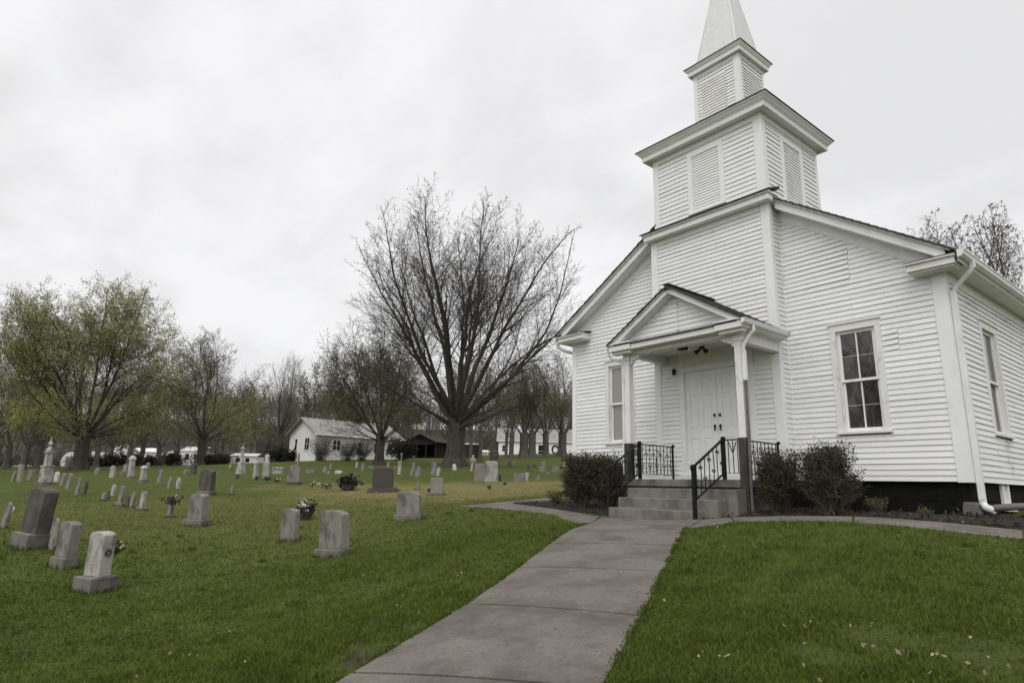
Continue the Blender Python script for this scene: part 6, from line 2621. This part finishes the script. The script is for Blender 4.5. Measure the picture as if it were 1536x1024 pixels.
# --- centre, towards the white house
for row in [
    ('low broken stones lying in a line, right of the double headstone', 466, 709, 33, 5, 15, 'flat', 'grey', 0),
    ('small triangular grey stone in the middle distance', 487, 708, 33, 9, 7, 'gothic', 'grey', 2),
    ('small low stone right of the triangular grey one', 493, 711, 32, 6, 6, 'round', 'grey', 0),
    ('small dark-bottomed post stone above the triangular grey one', 496, 703, 37, 9, 4, 'round', 'grey', 0),
    ('white low curved stone lying in the grass', 508, 710, 32, 5, 12, 'seg', 'whitestone', 4),
    ('small two-tone post stone nearest the bare shrubs of the white house', 535, 701, 40, 10, 4, 'gothic', 'marble', 0),
    ('small grey post stone right of the two-tone one', 544, 705, 38, 12, 5, 'round', 'grey', 0),
    ('low flat stone left of the maple before the white house', 557, 702, 40, 4, 9, 'flat', 'grey', 0),
    ('small dark post stone right of the maple before the white house', 582, 703, 39, 11, 5, 'round', 'grey', 0),
    ('tiny block stone between the small dark post and the pale-capped slab', 593, 702, 39, 4, 5, 'flat', 'grey', 0),
    ('pale-capped upright slab behind the broad dark polished headstone', 599, 711, 31, 20, 6, 'round', 'marble', 0),
    ('thin leaning slab with a white tip', 617, 713, 30, 20, 6, 'round', 'grey', 8),
    ('rough grey stone topped with a dark knob', 626, 715, 29, 17, 9, 'gothic', 'grey', 2),
    ('mottled grey tablet at the left roots of the huge maple', 650, 712, 30, 20, 8, 'shoulder', 'grey', 0),
    ('small pale figure-like stone right of the mottled tablet', 657, 713, 29, 13, 6, 'round', 'marble', 4),
    ('small white leaning stone against the huge maple roots', 682, 705, 34, 10, 6, 'round', 'whitestone', -6),
    ('dark stubby stone at the far right of the graveyard, left of a grey twin', 764, 700, 38, 8, 7, 'round', 'dark', 0),
    ('grey twin right of the dark stubby stone', 771, 697, 40, 6, 5, 'round', 'grey', 0),
    ('small arched tablet behind the wide flat headstone', 792, 707, 32, 11, 6, 'round', 'dark', 0),
    ('upright grey slab with a square top near the church corner', 814, 707, 32, 15, 10, 'flat', 'grey', -3),
    ('trapezoid grey stone, nearest the church wall', 833, 707, 32, 9, 14, 'wedge', 'grey', 0),
    ('dark flat-topped stone above the upright grey slab', 802, 696, 40, 4, 6, 'flat', 'dark', 0),
    ('tiny grey stone below the trapezoid stone', 822, 711, 30, 4, 4, 'round', 'grey', 0),
    ('wide flat-topped headstone in front of the church corner', 779, 721, 26, 12, 17, 'flat', 'grey', 0),
    ('upright pale stone at the right end of the wide flat-topped headstone', 790, 721, 26, 13, 6, 'flat', 'marble', 2),
    ('small wedge stone on a flat slab right of the wide flat-topped headstone', 808, 720, 26, 8, 6, 'gothic', 'grey', 0),
    ('small dark round-topped stone at the right foot of the largest pale tablet', 749, 721, 26, 10, 6, 'round', 'dark', 0),
]:
    lab, u, v, d, h, w, tp, m_, ln = row
    S(lab, u, v, d, h, w, 'tablet', tp, m_, .45, lean=ln, yaw=20 + rnd.uniform(-8, 8))
S('leaning white cross right of the huge maple', 707, 706, 33, 24, 9, 'cross', m='marble', tr=.3, lean=6, yaw=25, name='cross', cat='cross')
S('tan granite tablet, left neighbour of the largest pale tablet', 719, 721, 26, 26, 17, top='flat', m='tan', tr=.3, yaw=32, taper=.9)
S('largest pale tapering tablet on the right of the graveyard', 737, 722, 26, 31, 22, top='flat', m='marble', tr=.32, yaw=32, taper=.86)
S('dark grey block headstone rising behind the largest pale tablet', 741, 699, 34, 22, 14, top='seg', m='dark', tr=.5, yaw=28)
S('small birdbath-like urn by the corner of the white house', 602, 691, 52, 12, 5, 'vase', m='marble', tr=1, name='urn', cat='urn')
S('wide pale planter urn before the dark shed', 620, 690, 53, 7, 9, 'vase', m='tan', tr=1, name='urn', cat='urn')

# flowers and grave dressings
def hitd(u, v, d):
    return hit(u, v, d)[3]


p = at(172, 828, 7.85)
flowers('pale yellow lilies with green leaves behind the nearest pale marble headstone', 173, 831, 8.0, 20, 22, 'yellowflower', 60, on=8.45)
flowers('white cloth flowers in a dark pot behind the lichen-flecked tablet', 457, 779, 11.6, 26, 26, 'whiteflower', 90, leafm='deadflower', pot='dark')
flowers('dark planter heaped with faded flowers, left of the broad dark polished headstone', 522, 735, 20.5, 30, 22, 'deadflower', 120, leafm='deadflower', pot='dark', name='planter', cat='planter')
flowers('faded dark and white flowers scattered left of the dark planter', 490, 733, 21, 24, 9, 'whiteflower', 50, leafm='deadflower')
flowers('dark heap of faded flowers at the foot of the arched-inset tablet', 399, 721, 28, 14, 7, 'deadflower', 50, leafm='deadflower')
flowers('dark heap of faded flowers before the slim flat-capped monument', 384, 720, 28.5, 9, 6, 'deadflower', 40, leafm='deadflower')
flowers('dark heap with white blooms left of the double grey headstone', 415, 723, 27, 14, 7, 'whiteflower', 30, leafm='deadflower')
flowers('tiny white bloom heap right of the double grey headstone', 469, 729, 24, 9, 6, 'whiteflower', 30, leafm='deadflower')
flowers('small flowerpot at the left of the two-part grey headstone', 644, 738, 19.8, 7, 8, 'whiteflower', 30, leafm='deadflower', pot='dark')
flowers('dark dead flower tuft in the dry grass below the largest pale tablet', 734, 734, 22, 8, 6, 'deadflower', 30, leafm='deadflower')
flowers('dark dead flower tuft right of the other one in the dry grass', 757, 727, 24, 6, 4, 'deadflower', 24, leafm='deadflower')
flowers('white bloom on a dark stand near the church wall', 844, 702, 37, 8, 8, 'whiteflower', 24, leafm='deadflower')
pp = hit(254, 775, 15.5)
flowers('wreath of dark leaves with a pale yellow bow draped over the stone post', 257, 757, 15.5, 25, 13, 'yellowflower', 70, leafm='deadflower', on=pp[3] - .12, name='wreath', cat='wreath')
flowers('tiny white flower scrap behind the tan granite tablet', 598, 737, 21, 5, 5, 'whiteflower', 16, leafm='deadflower')

# ------------------------------------------------------------------ grass blades
rs = np.random.RandomState(5)


def mask_np(x, y, poly):
    c = np.zeros(len(x), bool)
    n_ = len(poly)
    for i in range(n_):
        x1, y1 = poly[i][0], poly[i][1]
        x2, y2 = poly[(i + 1) % n_][0], poly[(i + 1) % n_][1]
        k = ((y1 > y) != (y2 > y))
        with np.errstate(divide='ignore', invalid='ignore'):
            k &= x < (x2 - x1) * (y - y1) / ((y2 - y1) if y2 != y1 else 1e-9) + x1
        c ^= k
    return c


def grass(name, label, n, r0, r1, pw, hmin, hmax, wmul, m, sector=(-60, 60), clump=None, keep=None):
    t = rs.uniform(0, 1, n)
    if pw == 1:
        r = r0 * (r1 / r0) ** t
    else:
        r = (r0 ** (1 - pw) + t * (r1 ** (1 - pw) - r0 ** (1 - pw))) ** (1 / (1 - pw))
    a = np.radians(rs.uniform(*sector, n))
    X = r * (FWD[0] * np.cos(a) + RGT[0] * np.sin(a))
    Y = r * (FWD[1] * np.cos(a) + RGT[1] * np.sin(a))
    ok = np.ones(n, bool)
    jx, jy = rs.normal(size=n) * .022, rs.normal(size=n) * .022
    for pl in nograss:
        ok &= ~mask_np(X + jx, Y + jy, pl)
    if keep is not None:
        ok &= keep(X, Y, rs)
    X, Y, r = X[ok], Y[ok], r[ok]
    Z = gz(X, Y)
    n = len(X)
    # tussock variation of the height
    hv = .5 + .5 * np.sin(X * 1.9 + 2 * np.sin(Y * 1.3)) * np.sin(Y * 2.3 + 1.5 * np.sin(X * .9))
    fade = np.clip((r1 - r) / 18, 0.12, 1)
    h = fade * (hmin + (hmax - hmin) * rs.uniform(0, 1, n)) * (.75 + .5 * hv)
    lng = rs.uniform(0, 1, n) < .03
    h = np.where(lng, h * rs.uniform(1.5, 2.3, n), h)
    w = (.0022 + .00075 * r) * wmul * rs.uniform(.7, 1.3, n)
    az = rs.uniform(0, 2 * math.pi, n)
    ln = rs.uniform(.15, 1.0, n) * h
    la = rs.uniform(0, 2 * math.pi, n)
    dx, dy = np.cos(az) * w, np.sin(az) * w
    lx, ly = np.cos(la) * ln, np.sin(la) * ln
    V = np.empty((n, 5, 3))
    V[:, 0] = np.stack([X - dx, Y - dy, Z - .01], 1)
    V[:, 1] = np.stack([X + dx, Y + dy, Z - .01], 1)
    V[:, 2] = np.stack([X + dx * .7 + lx * .35, Y + dy * .7 + ly * .35, Z + h * .6], 1)
    V[:, 3] = np.stack([X - dx * .7 + lx * .35, Y - dy * .7 + ly * .35, Z + h * .6], 1)
    V[:, 4] = np.stack([X + lx, Y + ly, Z + h * .95], 1)
    k = np.arange(n)[:, None] * 5
    f1 = k + np.array([[0, 1, 2]])
    f2 = k + np.array([[0, 2, 3]])
    f3 = k + np.array([[3, 2, 4]])
    o = np_mesh(name, V.reshape(-1, 3), np.concatenate([f1, f2, f3]), m)
    return tag(o, label, 'grass', kind='stuff')


def blade_mat(name, dry):
    return ground_mat(1.45, name)


def bare(X, Y, rs):
    """thin, worn patches: along the walk edge and in the right foreground"""
    f = np.ones(len(X))
    for (u, v, d, r_) in ((560, 975, 4.9, .35), (500, 1005, 4.6, .25), (610, 945, 5.2, .28), (1480, 985, 3.6, .55), (1330, 960, 3.9, .45), (1240, 985, 3.7, .3)):
        p = ctr(u, v, d)
        f = np.minimum(f, np.clip((np.hypot(X - p[0], Y - p[1]) / r_) ** 2, .12, 1))
    return rs.uniform(0, 1, len(X)) < f


def ctr(u, v, d):
    x, y, z, _ = hit(u, v, d)
    return x, y


# clumping of colour is a real mix of blades: green, olive, straw
nb = GRASS_N
grass('grass', 'short green mown grass of the churchyard lawn', nb, 2.0, 30, 1.45, .018, .040, .9, blade_mat('green_grass_blades', 0), keep=bare)
gold = leafmat('straw_grass_blades', (.155, .150, .058), (.118, .122, .042), .15, .25)


def drykeep(X, Y, rs):
    p = at(700, 735, 21)
    q = at(300, 760, 15)
    e = np.hypot((X - p[0]) / 9, (Y - p[1]) / 7)
    e2 = np.hypot((X - q[0]) / 9, (Y - q[1]) / 6)
    f = np.clip(1.25 - np.minimum(e, e2), .16, 1)
    return rs.uniform(0, 1, len(X)) < f


grass('dry_grass', 'straw-coloured dry grass mixed through the lawn', int(nb * .08), 2.0, 26, 1.2, .016, .036, .8, gold, keep=drykeep)
# longer untrimmed tufts round the nearest stones, the walk edges and here and there in the lawn
TX, TY = [], []
for o_ in list(COL.objects):
    if o_.get('category') in ('headstone', 'monument', 'cross', 'obelisk') and o_.location.length < 24:
        b_ = [ch_ for ch_ in o_.children]
        mw = o_.matrix_world
        xs = [abs(v_.co.x) for ch_ in b_ for v_ in ch_.data.vertices]
        ys = [abs(v_.co.y) for ch_ in b_ for v_ in ch_.data.vertices]
        hx, hy = max(xs), max(ys)
        nn = int(260 * (hx + hy) * (10 / max(6, o_.location.length)) ** .5)
        for k in range(nn):
            s_ = rs.randint(4)
            q = rs.uniform(-1, 1)
            off = abs(rs.normal()) * .018 + .004
            lx, ly = ((q * hx, -hy - off), (q * hx, hy + off), (-hx - off, q * hy), (hx + off, q * hy))[s_]
            w_ = mw @ Vector((lx, ly, 0))
            TX.append(w_.x)
            TY.append(w_.y)
WALK0 = len(TX)
for (pa, pb, sgn) in ((WL_far, WL_near + _dl * .5, -1), (WR_far, WR_near + _dr * .5, 1)):
    nv = np.array((-(pb - pa)[1], (pb - pa)[0]))
    nv = nv / np.linalg.norm(nv) * (-sgn)
    for k in range(2600):
        t = rs.uniform(0, 1)
        if math.sin(t * 37) + math.sin(t * 91 + 1) < -.4:
            continue
        p = pa + (pb - pa) * t + nv * sgn * (rs.normal() * .016 - .004) * -1
        TX.append(p[0])
        TY.append(p[1])
WALK1 = len(TX)
for k in range(150):
    r = 2.8 * (14 / 2.8) ** rs.uniform()
    an = R(rs.uniform(-45, 45))
    c0 = r * (FWD * math.cos(an) + RGT * math.sin(an))
    if any(inpoly(c0[0], c0[1], pl) for pl in nograss):
        continue
    for j in range(rs.randint(14, 40)):
        TX.append(c0[0] + rs.normal() * .035)
        TY.append(c0[1] + rs.normal() * .035)
TX, TY = np.array(TX), np.array(TY)
n = len(TX)
TZ = gz(TX, TY)
th = rs.uniform(.04, .085, n)
th[WALK0:WALK1] *= .6
tw_ = (.0024 + .0006 * np.hypot(TX, TY)) * rs.uniform(.7, 1.2, n)
ta, tl_ = rs.uniform(0, 6.283, n), rs.uniform(0, 6.283, n)
ln = th * rs.uniform(.2, .9, n)
dx, dy = np.cos(ta) * tw_, np.sin(ta) * tw_
lx, ly = np.cos(tl_) * ln, np.sin(tl_) * ln
V = np.stack([np.stack([TX - dx, TY - dy, TZ - .01], 1), np.stack([TX + dx, TY + dy, TZ - .01], 1),
              np.stack([TX + dx * .7 + lx * .3, TY + dy * .7 + ly * .3, TZ + th * .6], 1), np.stack([TX - dx * .7 + lx * .3, TY - dy * .7 + ly * .3, TZ + th * .6], 1),
              np.stack([TX + lx, TY + ly, TZ + th * .95], 1)], 1).reshape(-1, 3)
k = np.arange(n)[:, None] * 5
tag(np_mesh('grass_tufts', V, np.concatenate([k + np.array([[0, 1, 2]]), k + np.array([[0, 2, 3]]), k + np.array([[3, 2, 4]])]), ground_mat(1.35, 'tuft_blades', .25)),
    'longer untrimmed grass tufts round the stones and along the walk', 'grass', kind='stuff')
# fallen leaves and litter on the lawn
n = 260
r = 2.6 * (22 / 2.6) ** rs.uniform(0, 1, n)
a = np.radians(rs.uniform(-48, 48, n))
X = r * (FWD[0] * np.cos(a) + RGT[0] * np.sin(a))
Y = r * (FWD[1] * np.cos(a) + RGT[1] * np.sin(a))
ex = [ctr(285, 988, 4.6), ctr(345, 947, 5), ctr(1075, 985, 4), ctr(1330, 985, 3.8), ctr(1405, 990, 3.6), ctr(1230, 940, 4.2), ctr(1080, 1000, 3.9), ctr(200, 885, 7.6)]
for cx_, cy_ in ex:
    X = np.append(X, cx_ + rs.normal(size=5) * .06)
    Y = np.append(Y, cy_ + rs.normal(size=5) * .06)
for k in range(26):
    c = ctr(rs.uniform(1200, 1520), rs.uniform(940, 1020), 3.8)
    X = np.append(X, c[0])
    Y = np.append(Y, c[1])
ok = np.ones(len(X), bool)
for pl in walk_polys[:1] + [[(-11.9, 11.3), (-3.1, 11.3), (-3.1, 25), (-11.9, 25)]]:
    ok &= ~mask_np(X, Y, pl)
X, Y = X[ok], Y[ok]
P = np.stack([X, Y, gz(X, Y) + .03], 1)
lo_ = leaf_mesh('leaf_litter', P, .026, M['leaflitter'], None, rs, up=.1, aspect=1.6)
tag(lo_, 'pale dead leaves scattered over the lawn', 'leaves', kind='stuff')
# worn soil patches by the walk and in the right foreground
for (u, v, d, r_, lab) in ((545, 985, 4.8, .26, 1),):
    cx_, cy_ = ctr(u, v, d)
    pts = [(cx_ + r_ * (1 + .3 * math.sin(k * 2.7)) * math.cos(k), cy_ + r_ * (1 + .3 * math.sin(k * 2.7)) * .8 * math.sin(k)) for k in np.linspace(0, 2 * math.pi, 16)[:-1]]
    drape('soil_patch', pts, M['soil'], .006, .1, rough=.01)
# chips and crumbs over the mulch
n = 5200
X = rs.uniform(-13.5, 0.3, n)
Y = rs.uniform(8.9, 12, n)
ok = mask_np(X, Y, mulch_l) | mask_np(X, Y, mulch_r)
X, Y = X[ok], Y[ok]
P = np.stack([X, Y, gz(X, Y) + .045], 1)
mc = leaf_mesh('mulch_chips', P, .055, mat('mulch_chip', (.038, .031, .024), .95, .3, 6, island=.7), None, rs, up=.15, aspect=2.2)
tag(mc, 'dark bark chips strewn over the mulch beds', 'mulch', kind='stuff')

# ------------------------------------------------------------------ damp air
if HAZE:
    hm = bpy.data.materials.new('damp_air')
    hm.use_nodes = True
    hn = hm.node_tree
    for n_ in list(hn.nodes):
        if n_.type == 'BSDF_PRINCIPLED':
            hn.nodes.remove(n_)
    pv = hn.nodes.new('ShaderNodeVolumePrincipled')
    pv.inputs['Color'].default_value = (.86, .87, .88, 1)
    pv.inputs['Density'].default_value = HAZE
    hn.links.new(pv.outputs[0], hn.nodes['Material Output'].inputs['Volume'])
    mb = MB()
    mb.box(-800, 700, -600, 800, -16, 60)
    tag(mb.build('haze', hm), kind='stuff')
